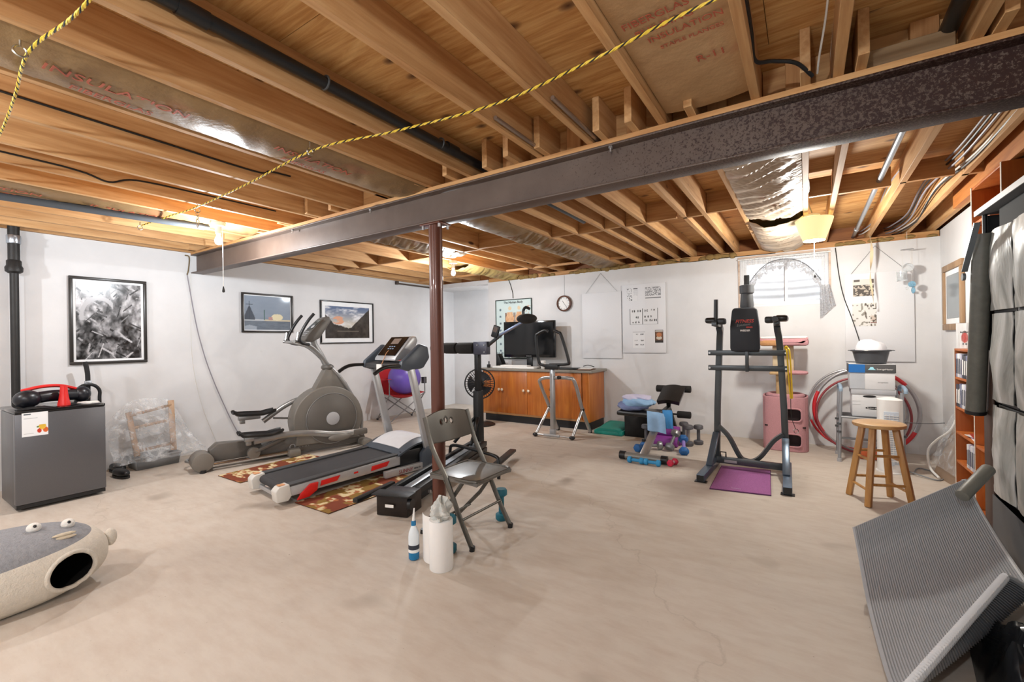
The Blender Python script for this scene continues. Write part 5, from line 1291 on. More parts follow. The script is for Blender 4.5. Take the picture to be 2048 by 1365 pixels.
MB().grid(lambda s, q: (cw(s), BY - .03 + .014 * sin(s * 95), 2.285 + (min(2.27, arch(s) + .06) - 2.285) * q), 90, 8).build('sheer_top', M_SHEER, t, fix=False)
MB().grid(lambda s, q: (cw(.08 + .84 * s) , BY - .036 + .008 * sin(s * 60), arch(.08 + .84 * s) + .075 - (.11 + .02 * sin(s * 70)) * q), 90, 6).build('lace_band', M_LACE, t, fix=False)
MB().tube([(cw(.08 + .84 * i / 40), BY - .04, arch(.08 + .84 * i / 40) + .075) for i in range(41)], .005, 6).build('hem_cord', mat('grey_hem', '#5f6166', .8), t)
MB().grid(lambda s, q: (WX1 - .09 + .10 * s + .05 * q * s, BY - .034 + .01 * sin(s * 25), 1.90 - .40 * q * (1 - .4 * s)), 14, 16).build('lace_tail', M_LACE, t, fix=False)
MB().grid(lambda s, q: (WX0 + .02 + .07 * s, BY - .034 + .01 * sin(s * 25), 1.86 - .2 * q), 10, 10).build('lace_tail', M_LACE, t, fix=False)

# weight bench with towels
t = thing('weight_bench', 'small weight bench with silver leg and black foam rollers by the back wall', 'bench', (-1.45, 5.4, 0))
M_VIN = mat('black_vinyl', '#1e1c1b', .3)
MB().cyl((-1.66, 4.69, .042), (-1.24, 4.69, .042), .036, seg=18).build('front_foot', mat('grey_foot_tube', '#8b8a85', .4, .3), t)
for a, c in ((-1.70, -1.64), (-1.26, -1.20)): MB().cyl((a, 4.69, .044), (c, 4.69, .044), .043, seg=18).build('foot_cap', M_BLKP, t)
MB().bar((-1.45, 4.71, .06), (-1.40, 5.20, .40), .075, .045).build('front_leg', M_STUB, t, bevel=.006)
MB().cyl((-1.49, 4.86, .175), (-1.49, 4.86, .20), .02).build('pin_knob', M_BLKP, t)
MB().bar((-1.43, 5.05, .38), (-1.45, 5.75, .42), .06, .05).build('spine', M_BLKM, t, bevel=.005)
MB().box((-1.66, 5.28, .42), (.48, .30, .055), (R(2), 0, 0)).build('seat', M_VIN, t, bevel=.02)
MB().shell(lambda s, q: (-1.545 + .25 * s + .02 * q, 5.64 + .26 * q, .475 + .165 * q + .02 * sin(pi * s)), 10, 10, .055).build('backrest', M_VIN, t, bevel=0)
MB().bar((-1.44, 5.72, .46), (-1.46, 6.02, .65), .05, .04).build('back_arm', M_BLKM, t, bevel=.005)
MB().bar((-1.45, 5.75, .44), (-1.46, 6.22, .02), .05, .04).build('rear_leg', M_BLKM, t, bevel=.005)
MB().cyl((-1.515, 6.23, .025), (-1.36, 6.23, .025), .022).build('rear_foot', M_BLKM, t)
for a, c, z in ((-1.66, -1.49, .635), (-1.40, -1.23, .64), (-1.40, -1.235, .31)): MB().cyl((a, 6.0, z), (c, 6.0, z), .045, seg=18).build('foam_roller', M_FOAM, t, bevel=.008)
MB().cyl((-1.66, 6.0, .637), (-1.23, 6.0, .637), .012).build('roller_bar', M_BLKM, t); MB().cyl((-1.48, 6.0, .31), (-1.235, 6.0, .31), .012).build('roller_bar', M_BLKM, t)
M_TB = mat('pale_blue_terry', '#8fb4d8', .95, 0, .2, 12, bmp=.5); M_TL = mat('lilac_terry', '#c3c0d8', .95, 0, .15, 12, bmp=.5); M_TN = mat('navy_grey_terry', '#7c88b0', .95, 0, .25, 10, bmp=.5); M_TT = mat('bright_blue_terry', '#3f86c2', .95, 0, .2, 12, bmp=.5)
t = thing('folded_towels', 'bundle of pale blue and lilac towels on the bench seat', 'towel', (-1.69, 5.27, .452))
def lump(x, y, z, rx, ry, rz, sd, m, nm):
    def f(s, q):
        a = 2 * pi * s; ph = -pi / 2 + pi * q
        k = 1 + .55 * (fbm(3 + 2.2 * cos(a) + q * 4, 3 + 2.2 * sin(a), sd, 4) - .47)
        return (x + rx * k * cos(ph) ** .6 * cos(a) if abs(cos(ph)) > 1e-6 else x, y + ry * k * max(0, cos(ph)) ** .6 * sin(a), z + rz * k * sin(ph))
    MB().grid(f, 48, 24, True).build(nm, m, t, angle=60)
lump(-1.73, 5.27, .495, .20, .15, .048, 1, M_TN, 'lower_fold'); lump(-1.67, 5.25, .545, .19, .15, .05, 2, M_TB, 'middle_fold'); lump(-1.70, 5.28, .59, .17, .13, .035, 3, M_TL, 'upper_fold')
t = thing('hanging_towel', 'light blue towel hanging off the front of the bench seat', 'towel', (-1.42, 5.1, .3))
MB().shell(lambda s, q: (-1.52 + .20 * s + .05 * q, 5.10 - .012 * sin(s * 8) - .15 * q, .47 - .19 * q - .02 * s), 16, 14, -.010).build('front_fold', M_TB, t)
MB().shell(lambda s, q: (-1.35 + .10 * s + .04 * q, 5.12 - .01 * sin(s * 6) - .12 * q, .49 - .18 * q), 10, 12, -.010).build('back_fold', M_TT, t)

# dumbbells and rollers on the floor around the bench
M_GRN = mat('grey_neoprene', '#55555a', .5, 0, .15, 14); M_DSIL = mat('steel_dumbbell', '#8d8e90', .35, .5); M_CYAN = mat('cyan_neoprene', '#2f8fc4', .5, 0, .1); M_PINK = mat('pink_red_neoprene', '#c41f43', .45); M_BLN = mat('blue_neoprene', '#1f5f9e', .45); M_PUR = mat('purple_foam', '#8a3a94', .6, 0, .12)
g = 'dumbbells around the weight bench'
vdumb('grey dumbbell standing left of the bench leg, before the cardboard box', -1.665, 5.52, .235, M_GRN, g, .055)
vdumb('grey dumbbell standing at the left, behind its twin', -1.63, 5.72, .235, M_GRN, g, .055)
vdumb('grey dumbbell standing nearest on the right of the bench', -1.195, 5.64, .25, M_GRN, g, .06, M_DSIL)
vdumb('grey dumbbell standing rightmost by the power tower', -1.105, 5.78, .235, M_GRN, g, .055)
vdumb('grey dumbbell standing behind the right-hand pair', -1.30, 5.90, .235, M_GRN, g, .055)
dumbbell('dumbbell', 'grey dumbbell lying under the bench beside the purple roller', M_DSIL, (-1.50, 5.25, .05), (.55, .25, 0), .20, .05, .055, .018, g)
dumbbell('dumbbell', 'steel grey dumbbell propped slantwise on the purple roller', M_DSIL, (-1.30, 5.33, .12), (.12, .35, .42), .24, .052, .06, .018, g)
dumbbell('dumbbell', 'blue and lilac dumbbell propped slantwise right of the steel one', M_BLN, (-1.16, 5.24, .095), (-.12, .45, .35), .24, .055, .065, .02, g, True, mat('lilac_neoprene', '#8f7cc4', .5))
dumbbell('dumbbell', 'blue dumbbell lying half hidden behind the bench leg', M_BLN, (-1.60, 5.10, .052), (.15, .8, 0), .2, .05, .06, .018, g, True)
dumbbell('dumbbell', 'bright cyan dumbbell before the bench foot, left one', M_CYAN, (-1.495, 4.585, .033), (1, .01, 0), .165, .032, .042, .017, g)
dumbbell('dumbbell', 'bright cyan dumbbell before the bench foot, right one', M_CYAN, (-1.325, 4.585, .033), (1, -.01, 0), .165, .032, .042, .017, g)
dumbbell('dumbbell', 'small pink and white hexagonal dumbbell on the floor right of the bench foot', M_PINK, (-1.145, 4.68, .036), (.25, .9, 0), .13, .036, .038, .015, g, True, mat('pale_pink', '#e6b7c4', .5))
for k, (x, y, z) in enumerate(((-1.41, 5.495, .063), (-1.40, 5.625, .063), (-1.405, 5.56, .174))):
    t = thing('purple_roller', ['purple foam roller under the bench, nearest', 'purple foam roller under the bench, farther', 'purple foam roller on top of the other two'][k], 'foam roller', (x, y, z - .065), group='purple foam rollers')
    MB().cyl((x - .15, y, z), (x + .13, y, z), .062, seg=20).build('foam', M_PUR, t, bevel=.01)
    MB().cyl((x + .128, y, z), (x + .134, y, z), .03, seg=14).build('end_cap', M_GRN, t)
o = MB().shell(lambda s, q: (-2.45 + .40 * s, 5.74 + .40 * q, .03 + .10 * (1 - (2 * s - 1) ** 6) * (.55 + .45 * q)), 16, 12, -.03).build('teal_wedge', mat('teal_foam', '#12877a', .5, 0, .1), org=(-2.23, 5.94, 0))
o2 = MB().b2((-2.45, 5.745, .001), (-2.05, 6.14, .06)).build('cushion_base', mat('teal_foam', '#12877a'), o, bevel=.015)
tag(o, 'teal foam balance wedge on the floor beside the cabinet', 'foam wedge')
t = thing('fabric_bin', 'black fabric storage bin beside the teal wedge', 'bin', (-1.88, 5.95, 0))
bin_wall(-2.03, -1.72, 5.80, 6.10, .002, .32, .005, mat('black_fabric', '#1d1c1c', .95, 0, .2, 60), t)
MB().tube([(-2.035, 5.795, .32), (-1.715, 5.795, .32), (-1.715, 6.105, .32), (-2.035, 6.105, .32)], .007, 6, True).build('rim', M_BLKP, t)
t = thing('cardboard_box', 'brown cardboard box behind the bench', 'box', (-1.67, 6.25, 0))
MB().b2((-1.86, 6.14, .001), (-1.535, 6.38, .235)).build('body', mat('cardboard', '#a98560', .8), t, bevel=.003); MB().b2((-1.86, 6.139, .16), (-1.535, 6.1395, .185)).build('tape', mat('tan_tape', '#c2a47a', .4), t)

# power tower
t = thing('power_tower', 'dark grey dip station power tower with a black back pad', 'power tower', (-.48, 4.9, 0))
M_PT = mat('charcoal_steel', '#4a4f52', .32, .45, .06); M_PTB = mat('slate_blue_steel2', '#5c6b7c', .3, .5, .06)
xl, xr, yb = -.775, -.17, 4.98
for x, q in ((xl, -1), (xr, 1)):
    f = MB().bar((x + .005 * q, 5.12, .04), (x - .025 * -q * -1 if False else x + .03 * q, 4.26, .04), .068, .062).build('foot_beam', M_PTB, t, bevel=.006)
    MB().box((x + .03 * q, 4.257, .04), (.060, .004, .052)).build('end_plug', M_BLKP, f)
    MB().box((x + .03 * q, 4.29, .004), (.10, .06, .007)).build('foot_pad', M_BLKP, f)
    MB().tube([(x, yb, .07), (x - .012 * q, yb, .6), (x - .028 * q, yb, 1.0), (x - .035 * q, yb, 1.15), (x - .045 * q, yb - .02, 1.30), (x - .055 * q, yb - .06, 1.37), (x - .055 * q, yb - .12, 1.41)], .052, 4, sq=(.9, .75)).build('upright', M_PT, t, bevel=.004)
    MB().bar((x + .012 * q, 4.60, .07), (x - .002 * q, yb - .05, .33), .06, .035).build('gusset', M_PTB, t, bevel=.008)
    xa = x - .055 * q
    MB().bar((xa, yb - .10, 1.415), (xa + .01 * q, 4.62, 1.43), .045).build('dip_arm', M_PT, t, bevel=.005)
    MB().box((xa + .045 * q, 4.76, 1.462), (.10, .26, .055), (0, 0, 0)).build('arm_pad', M_VIN, t, bevel=.02)
    MB().box((xa - .05 * q, 4.68, 1.45), (.07, .10, .06)).build('hand_block', M_BLKP, t, bevel=.015)
    if q < 0:
        MB().cyl((xa + .0, 4.66, 1.44), (xa + .005, 4.66, 1.66), .019).build('grip', M_BLKP, t)
    else: MB().cyl((xa, 4.66, 1.44), (xa, 4.52, 1.455), .024).build('grip', M_BLKP, t)
for z in (1.142, .992):
    MB().bar((xl - .06, yb - .055, z), (xr + .03, yb - .055, z), .045, .052, up=(0, 0, 1)).build('crossbar', M_PT, t, bevel=.004)
    for x in (xl - .045, xr + .012): MB().cyl((x, yb - .078, z), (x, yb - .086, z), .010, seg=8).build('bolt', M_BOLT, t)
MB().bar((-.48, yb - .09, .96), (-.48, yb - .09, 1.25), .055, .03).build('pad_bracket', M_PT, t, bevel=.004)
MB().bar((-.478, yb - .06, 1.5), (-.475, yb - .06, 1.90), .048, .048).build('top_post', M_PT, t, bevel=.004)
MB().lathe([(.055, 1.575), (.062, 1.60), (.052, 1.72), (.064, 1.725), (.066, 1.80), (.05, 1.805)], (-.477, yb - .06, 0), 24).build('post_sleeve', mat('dark_grey_sleeve', '#45474a', .45), t)
pad = MB().prism([(-.118, 0), (.118, 0), (.128, .03), (.126, .24), (.108, .40), (.09, .42), (-.09, .42), (-.108, .40), (-.126, .24), (-.128, .03)], (-.492, yb - .10, 1.16), (1, 0, 0), (0, 0, 1), (0, -.06, 0)).build('back_pad', mat('navy_black_pad', '#20242b', .6, 0, .08, 40), t, bevel=.018)
yp = yb - .162
text('lettering', 'FITNESS', .044, mat('red_print2', '#c0392b', .5), pad, (-.492, yp, 1.435), (1, 0, 0), (0, 0, 1), .002, 'CENTER', .25, .001)
text('lettering', 'Solutions', .032, mat('grey_print', '#8b8f90', .5), pad, (-.50, yp, 1.405), (1, 0, .12), (-.12, 0, 1), .002, 'CENTER', .3)
text('lettering', 'SERIES', .02, mat('red_print2', '#c0392b'), pad, (-.45, yp, 1.383), (1, 0, 0), (0, 0, 1), .002, 'CENTER', 0, .001)
text('lettering', 'WEIDER', .024, M_PAPER, pad, (-.488, yp, 1.352), (1, 0, 0), (0, 0, 1), .002, 'CENTER', .2, .001)
MB().tube(smooth_path([(xl + .02, yb - .03, .40), (xl + .12, yb - .05, .30), (-.56, yb - .06, .12), (-.50, yb - .06, .085), (-.44, yb - .06, .09), (-.37, yb - .06, .15), (xr - .10, yb - .05, .30), (xr - .02, yb - .03, .37)], 6), .03, 4, sq=(1, .8)).build('u_brace', M_PT, t)
MB().bar((xl + .02, yb - .14, .085), (xr - .02, yb - .14, .085), .05, .06).build('base_bar', M_PT, t, bevel=.004)
MB().b2((xl + .09, yb - .168, .07), (xl + .20, yb - .166, .095)).build('label', mat('grey_label', '#9b9c9e', .5), t)
MB().tube([(xl + .05, yb - .13, .11), (xl + .05, yb - .13, .16), (xl + .10, yb - .13, .16), (xl + .10, yb - .13, .11)], .007, 6).build('peg', M_BLKM, t)
t = thing('yellow_band', 'yellow resistance band hanging on the right post of the power tower', 'band', (-.12, 4.97, .7))
for dx in (0, .022): MB().tube(smooth_path([(-.165 + dx, 4.90, 1.19), (-.15 + dx, 4.885, 1.15), (-.14 + dx, 4.885, .95), (-.125 + dx * .6, 4.89, .72)], 6), .007, 8).build('strand', mat('yellow_rubber', '#e0bd22', .45), t)
MB().tube(smooth_path([(-.165, 4.90, 1.19), (-.155, 4.89, 1.205), (-.143, 4.90, 1.19)], 5), .007, 8).build('loop', mat('yellow_rubber', '#e0bd22'), t)
MB().tube([V((-.085 + .018 * cos(R(a)), 4.89, .42 + .02 * sin(R(a)))) for a in range(0, 360, 30)], .004, 6, True).build('clip_ring', M_CHR, t)
MB().tube(smooth_path([(-.125, 4.89, .72), (-.12, 4.89, .55), (-.09, 4.89, .44)], 5), .003, 6).build('cord', M_RBK, t)
t = thing('purple_mat', 'small purple carpet mat under the power tower', 'mat', (-.52, 4.5, 0))
MB().grid(lambda s, q: (-.70 + (.445) * s - .02 * q - .03 * q * s, 4.12 + .07 * s + .78 * q, .010), 2, 2).build('pile', mat('purple_carpet', '#a3639c', .95, 0, .35, 90, bmp=.7), t, smooth=False, fix=False)
MB().add([(-.705, 4.115, .001), (-.25, 4.185, .001), (-.30, 4.975, .001), (-.725, 4.905, .001), (-.705, 4.115, .0095), (-.25, 4.185, .0095), (-.30, 4.975, .0095), (-.725, 4.905, .0095)], [(0, 3, 2, 1), (4, 5, 6, 7), (0, 1, 5, 4), (1, 2, 6, 5), (2, 3, 7, 6), (3, 0, 4, 7)]).build('binding', mat('dark_purple_binding', '#5b2f5c', .9), t)
text('lettering', 'fitness', .03, mat('pale_print', '#c9a9c8', .7), t, (-.55, 4.2, .0105), (1, .1, 0), (-.1, 1, 0), .001)

# cat tree
M_PNK = mat('pink_carpet', '#bd8b90', .95, 0, .22, 120, bmp=.8, bscale=300); M_TAN = mat('sisal_tan', '#b99a70', .9, 0, .2, 50, bmp=.5)
t = thing('cat_tree', 'pink carpeted cat tree behind the power tower', 'cat tree', (-.21, 6.1, 0))
ccx, ccy = -.21, 6.12
def condo(s, q):
    a = 2 * pi * s; p = .55
    x = (abs(cos(a)) ** p) * (1 if cos(a) > 0 else -1) * .225; y = (abs(sin(a)) ** p) * (1 if sin(a) > 0 else -1) * .225
    return V((ccx + x, ccy + y, .002 + .61 * q))
g = MB().grid(condo, 120, 80, True); P = [V(p) for p in g.v]
def hole(c):
    return c.y < 5.93 and (any(math.sqrt(((c.x - hx) / .092) ** 4 + ((c.z - hz) / .072) ** 4) < 1 for hx, hz in ((-.14, .415), (-.14, .13))) )
g.f = [f for f in g.f if not hole(sum((P[i] for i in f), V((0, 0, 0))) / 4)]
co = g.build('condo', M_PNK, t, fix=False); md = co.modifiers.new('thick', 'SOLIDIFY'); md.thickness = .018; md.offset = -1
for hz in (.415, .13):
    pts = [(-.14 + .092 * (abs(cos(R(a))) ** .5) * (1 if cos(R(a)) > 0 else -1), 5.897, hz + .072 * (abs(sin(R(a))) ** .5) * (1 if sin(R(a)) > 0 else -1)) for a in range(0, 360, 12)]
    MB().tube(pts, .010, 6, True).build('opening_trim', M_PNK, t)
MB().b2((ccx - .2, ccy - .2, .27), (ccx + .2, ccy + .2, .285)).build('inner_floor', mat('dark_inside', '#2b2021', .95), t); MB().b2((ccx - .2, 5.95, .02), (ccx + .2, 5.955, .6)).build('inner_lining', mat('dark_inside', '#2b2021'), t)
MB().lathe([(.14, .575), (.14, .58)], (ccx, ccy, 0), 20).build('top_floor', mat('dark_pink_carpet', '#8d5860', .95), t)
MB().tube(arc((ccx, ccy, .612), .17, 0, 360, (1, 0, 0), (0, 1, 0), 24)[:-1], .028, 8, True).build('top_roll', M_PNK, t)
MB().b2((-.30, 6.05, .58), (-.15, 6.17, .88)).build('post', M_TAN, t, bevel=.02); MB().b2((-.33, 6.06, .88), (-.12, 6.2, 1.19)).build('upper_post', mat('beige_board', '#c9b696', .8), t, bevel=.01)
MB().box((-.30, 6.02, .872), (.12, .10, .03)).build('tan_shelf', M_TAN, t, bevel=.012); MB().ell((-.08, 6.0, .885), (.10, .09, .024), 20, 8, sq=.7).build('pink_shelf', M_PNK, t)
MB().shell(lambda s, q: (-.455 + .48 * s, 5.88 + .36 * q, 1.205 + .07 * (abs(2 * s - 1) ** 6) + .0), 20, 8, .02).build('perch_base', M_PNK, t)
MB().b2((-.455, 5.88, 1.19), (.028, 6.24, 1.275)).build('perch', M_PNK, t, bevel=.03); MB().b2((-.45, 5.875, 1.19), (-.25, 6.0, 1.262)).build('perch_front', mat('orange_tan_carpet', '#b5865a', .95, 0, .2, 60, bmp=.6), t, bevel=.025)
MB().b2((-.44, 5.895, 1.272), (.015, 6.225, 1.298)).build('perch_cushion', fleece('white_fleece', '#e6e4df'), t, bevel=.012)

# ================================================================ RIGHT SIDE
# hanging things by the right end of the back wall
t = thing('fly_ribbon', 'twisted tan paper strip hanging in front of the notice board', 'ribbon', (.62, 6.30, 1.62))
def rib(s, q):
    a = 1.0 + q * 7; w = .018 * (1 - .7 * q)
    return (.605 + .01 * sin(q * 8) + .01 * q + (s - .5) * 2 * w * cos(a), 6.28 + (s - .5) * 2 * w * sin(a), 2.39 - .76 * q)
MB().shell(rib, 3, 60, .0012).build('strip', mat('tan_paper', '#d8c4a0', .6), t); MB().lathe([(.006, 0), (.008, .01), (.004, .02)], (.62, 6.28, 1.615), 8).build('end_tack', M_BLKP, t)
t = thing('wind_chime', 'clear and blue glass wind chime hanging by the right wall', 'wind chime', (.91, 6.28, 1.72))
M_CLR = mat('clear_glass', '#f2f6f8', .04, 0, 0, trans=.85, ior=1.45); M_BLG = mat('blue_glass', '#9fd0e8', .05, 0, 0, trans=.7, ior=1.45)
MB().cyl((.91, 6.28, 2.2), (.91, 6.28, 2.39), .0015, seg=5).build('line', M_WHT, t); MB().lathe([(.055, 0), (.055, .004)], (.91, 6.28, 2.2), 20).build('top_disc', M_LGR, t)
for dx, dy in ((-.04, 0), (.03, .03), (.04, -.02)): MB().cyl((.91 + dx, 6.28 + dy, 1.95), (.91 + dx, 6.28 + dy, 2.2), .001, seg=4).build('line', M_WHT, t)
MB().ell((.915, 6.28, 2.01), (.05, .05, .045), 16, 10).build('glass_float', M_CLR, t); MB().lathe([(.045, 1.87), (.045, 1.97), (.04, 1.97), (.04, 1.88)], (.865, 6.28, 0), 20, cap=False).build('glass_cup', M_CLR, t)
MB().ell((.945, 6.28, 1.83), (.033, .033, .033), 16, 10).build('glass_ball', M_BLG, t); MB().ell((.955, 6.28, 1.765), (.018, .018, .035), 12, 8).build('glass_drop', M_BLG, t); MB().ell((.905, 6.28, 1.79), (.014, .014, .014), 10, 6).build('glass_bead', M_CLR, t)
MB().cyl((.945, 6.28, 1.75), (.945, 6.28, 2.2), .001, seg=4).build('line', M_WHT, t); MB().cyl((.905, 6.28, 1.79), (.905, 6.28, 2.0), .001, seg=4).build('line', M_WHT, t)
cable([(.30, BY - .02, 2.32), (.33, BY - .02, 2.0), (.37, BY - .03, 1.75), (.44, BY - .045, 1.5), (.50, 6.36, 1.25), (.50, 6.2, 1.15)], .005, M_BLK, 'black cord hanging from the window corner behind the boxes')

# hula hoops against the back wall
def hoop(label, c, r, tilt, rt, segs):
    c = V(c); t = thing('hula_hoop', label, 'hula hoop', (c.x, c.y, max(0, c.z - r)), group='hula hoops leaning on the back wall')
    u = V((1, 0, 0)); w = V((0, sin(R(tilt)), cos(R(tilt))))
    for a0, a1, m in segs:
        MB().tube(arc(c, r, a0, a1, u, w, max(6, int((a1 - a0) / 5))), rt, 10).build('hoop_section', m, t)
M_HRED = mat('red_hoop', '#cf2a32', .35); M_HSIL = mat('silver_hoop', '#a9a7aa', .3, .5); M_HMAR = mat('maroon_hoop', '#8e3a40', .4)
hoop('large red and silver padded hula hoop leaning on the back wall', (.53, 6.26, .462), .46, 4, .020, ((155, 215, M_HRED), (85, 155, M_HSIL), (40, 85, M_HRED), (-25, 40, M_HSIL), (-45, -25, M_HRED), (-145, -45, M_HSIL)))
hoop('thin maroon hula hoop behind the walker frame', (.50, 6.17, .423), .41, 3, .012, ((0, 360, M_HMAR),))
hoop('thin silver and red hula hoop, outermost at the left', (.46, 6.37, .463), .45, 4, .012, ((60, 200, M_HSIL), (200, 290, M_HRED), (290, 420, M_HSIL)))

# walker frame
t = thing('walker_frame', 'grey aluminium walker frame around the stacked boxes', 'walker', (.53, 5.75, 0))
M_ALU = mat('grey_aluminium', '#9fa3a8', .35, .6)
for x in (.275, .785):
    for y in (5.70, 6.05):
        MB().cyl((x, y, .02), (x + (.02 if x < .5 else -.01), y + .02, .73), .015, seg=12).build('leg', M_ALU, t); MB().cyl((x, y, 0), (x, y, .035), .022).build('rubber_tip', M_LGR, t)
        for z in (.30, .38): MB().cyl((x, y, z), (x, y, z + .02), .0185, seg=12).build('clip_ring', M_GRY, t)
    MB().tube(smooth_path([(x + .02, 5.72, .72), (x + .02, 5.74, .76), (x + .02, 5.9, .775), (x + .02, 6.05, .76), (x + .02, 6.07, .72)], 5), .017, 10).build('hand_rail', mat('blue_grey_grip', '#8aa0b4', .5), t)
    MB().cyl((x + .012, 5.71, .46), (x + .012, 6.06, .46), .012).build('side_rail', M_ALU, t)
MB().cyl((.28, 5.71, .462), (.79, 5.71, .445), .012).build('front_rail', M_ALU, t)
MB().cyl((.28, 6.06, .18), (.79, 6.06, .18), .012).build('back_rail', M_ALU, t)
MB().b2((.30, 5.75, .45), (.77, 6.05, .465)).build('seat_board', mat('dark_board', '#3a3a3d', .6), t, bevel=.003)
o = MB().b2((.46, 5.92, .002), (.66, 6.02, .10)).build('brick', mat('orange_brick', '#b5552c', .8, 0, .2, 30, bmp=.4), org=(.56, 5.97, 0), bevel=.004); tag(o, 'orange brick on the floor behind the wooden stool', 'brick')
# stacked boxes
def carton(label, xa, xb, ya, yb_, za, zb, lidh, mb, ml, extra=None):
    t = thing('file_box', label, 'box', ((xa + xb) / 2, (ya + yb_) / 2, za), group='cardboard file boxes in the stack')
    MB().b2((xa, ya, za), (xb, yb_, zb - .01)).build('body', mb, t, bevel=.003)
    if lidh: MB().b2((xa - .008, ya - .008, zb - lidh), (xb + .008, yb_ + .008, zb)).build('lid', ml, t, bevel=.003)
    return t
M_CTN = mat('white_carton', '#d7d8da', .7, 0, .05)
t = carton('white file box, lower of the stack, with an oval handle hole', .392, .735, 5.80, 6.06, .466, .745, .05, M_CTN, mat('grey_carton_lid', '#b3b5ba', .7))
MB().prism([(.055 * cos(R(a)) * (1.0), .012 * sin(R(a))) for a in range(0, 360, 20)], (.535, 5.799, .672), (1, 0, 0), (0, 0, 1), (0, .004, 0)).build('handle_hole', mat('black_plastic', '#17181a'), t)
MB().prism([(.06 * cos(R(a)), .014 * sin(R(a))) for a in range(0, 360, 20)], (.56, 5.798, .555), (1, 0, 0), (0, 0, 1), (0, .002, 0)).build('logo_oval', mat('black_plastic', '#17181a'), t)
text('lettering', 'Bankers Box', .018, M_PAPER, t, (.56, 5.797, .549), (1, 0, 0), (0, 0, 1), .001, 'CENTER')
for z in (.62, .585): MB().b2((.396, 5.7985, z), (.46, 5.7995, z + .002)).build('ruled_line', mat('grey_label', '#9b9c9e'), t)
t = carton('white file box with a blue and grey lid, upper of the stack', .375, .735, 5.79, 6.06, .746, 1.0, .085, M_CTN, mat('dark_grey_carton_lid', '#4c4d4f', .6))
MB().b2((.366, 5.7805, .916), (.50, 5.7818, .999)).build('blue_panel', mat('blue_print', '#1662a8', .5), t); MB().b2((.377, 5.788, .75), (.497, 5.7895, .912)).build('grey_panel', mat('grey_panel_print', '#aeb3ba', .6), t)
MB().b2((.372, 5.782, 1.0005), (.738, 6.06, 1.002)).build('lid_top', M_CTN, t)
MB().prism([(-.03, 0), (-.018, .012), (-.008, .03), (.012, .03), (.02, .012), (.035, 0)], (.552, 5.7805, .945), (1, 0, 0), (0, 0, 1), (0, .001, 0)).build('logo', mat('pale_cyan_print', '#9fdcec', .5), t)
text('lettering', 'StorageMaster', .022, M_PAPER, t, (.592, 5.7805, .945), (1, 0, 0), (0, 0, 1), .001)
text('lettering', 'StorageMaster', .014, mat('grey_print', '#8b8f90'), t, (.60, 5.7895, .815), (1, 0, 0), (0, 0, 1), .001)
# tub and white bag on top
t = thing('plastic_tub', 'dark grey oval plastic tub on top of the file boxes', 'tub', (.56, 5.92, 1.002))
def tubf(s, q):
    a = 2 * pi * s; rr = .125 + .03 * q
    return (.56 + rr * cos(a), 5.92 + rr * .8 * sin(a), 1.003 + .135 * q)
ob = MB().grid(tubf, 40, 8, True).build('body', mat('charcoal_plastic', '#42454a', .35), t, fix=False); md = ob.modifiers.new('thick', 'SOLIDIFY'); md.thickness = .004
MB().lathe([(.001, 1.004), (.124, 1.004)], (.56, 5.92, 0), 32, cap=False).build('bottom', mat('charcoal_plastic', '#42454a'), t)
MB().tube([(.56 + .165 * cos(R(a)), 5.92 + .135 * sin(R(a)), 1.138) for a in range(0, 360, 10)], .008, 8, True).build('rim', mat('charcoal_plastic', '#42454a'), t)
for s in (-1, 1): MB().box((.56 + s * .175, 5.92, 1.14), (.03, .08, .008)).build('handle', mat('charcoal_plastic', '#42454a'), t, bevel=.003)
t = thing('white_bag', 'white plastic bag heaped in the grey tub', 'bag', (.57, 5.92, 1.13))
MB().grid(lambda s, q: (.565 + (.13 * cos(pi / 2 * q) ** .45 if q < 1 else 0) * cos(2 * pi * s) * (1 + .1 * sin(2 * pi * s * 3)), 5.92 + (.10 * cos(pi / 2 * q) ** .45 if q < 1 else 0) * sin(2 * pi * s), 1.10 + .155 * sin(pi / 2 * q) - .03 * max(0, cos(2 * pi * s)) * q), 40, 14, True).build('bag_skin', mat('white_film', '#e9e9ee', .45, 0, .03, 10, bmp=.2), t, fix=False)

# tower heater
t = thing('tower_heater', 'white tower heater standing behind the wooden stool', 'heater', (.65, 5.47, 0))
hx, hy = .655, 5.50
def tower(s, q, k=1):
    a = 2 * pi * s; return (hx + .098 * k * (abs(cos(a)) ** .75) * (1 if cos(a) > 0 else -1), hy + .095 * k * (abs(sin(a)) ** .75) * (1 if sin(a) > 0 else -1), q)
MB().grid(lambda s, q: tower(s, .012 + .675 * q, 1 - .04 * q), 40, 6, True).build('body', M_WHT2, t, fix=False)
MB().grid(lambda s, q: tower(s, .687 + .022 * sin(pi / 2 * q), .96 * (1 - q)), 40, 6, True).build('top', M_WHT2, t, fix=False)
MB().lathe([(.11, 0), (.11, .012), (.09, .016)], (hx, hy, 0), 32).build('base', M_WHT2, t)
MB().b2((hx - .055, hy - .0975, .09), (hx + .055, hy - .088, .58)).build('grille_panel', mat('pale_grey_grille', '#b9c4d0', .4), t, bevel=.004)
for k in range(22): MB().b2((hx - .05, hy - .101, .12 + k * .020), (hx + .05, hy - .0976, .126 + k * .020)).build('grille_slat', M_WHT2, t)
for k in range(4): MB().b2((hx - .04 + k * .026, hy - .1025, .11), (hx - .037 + k * .026, hy - .1012, .56)).build('grille_rib', M_WHT2, t)
MB().lathe([(.022, 0), (.022, .004)], (hx, hy - .0975, .10), 20, (0, -1, 0)).build('badge', mat('pale_grey_grille', '#b9c4d0'), t)
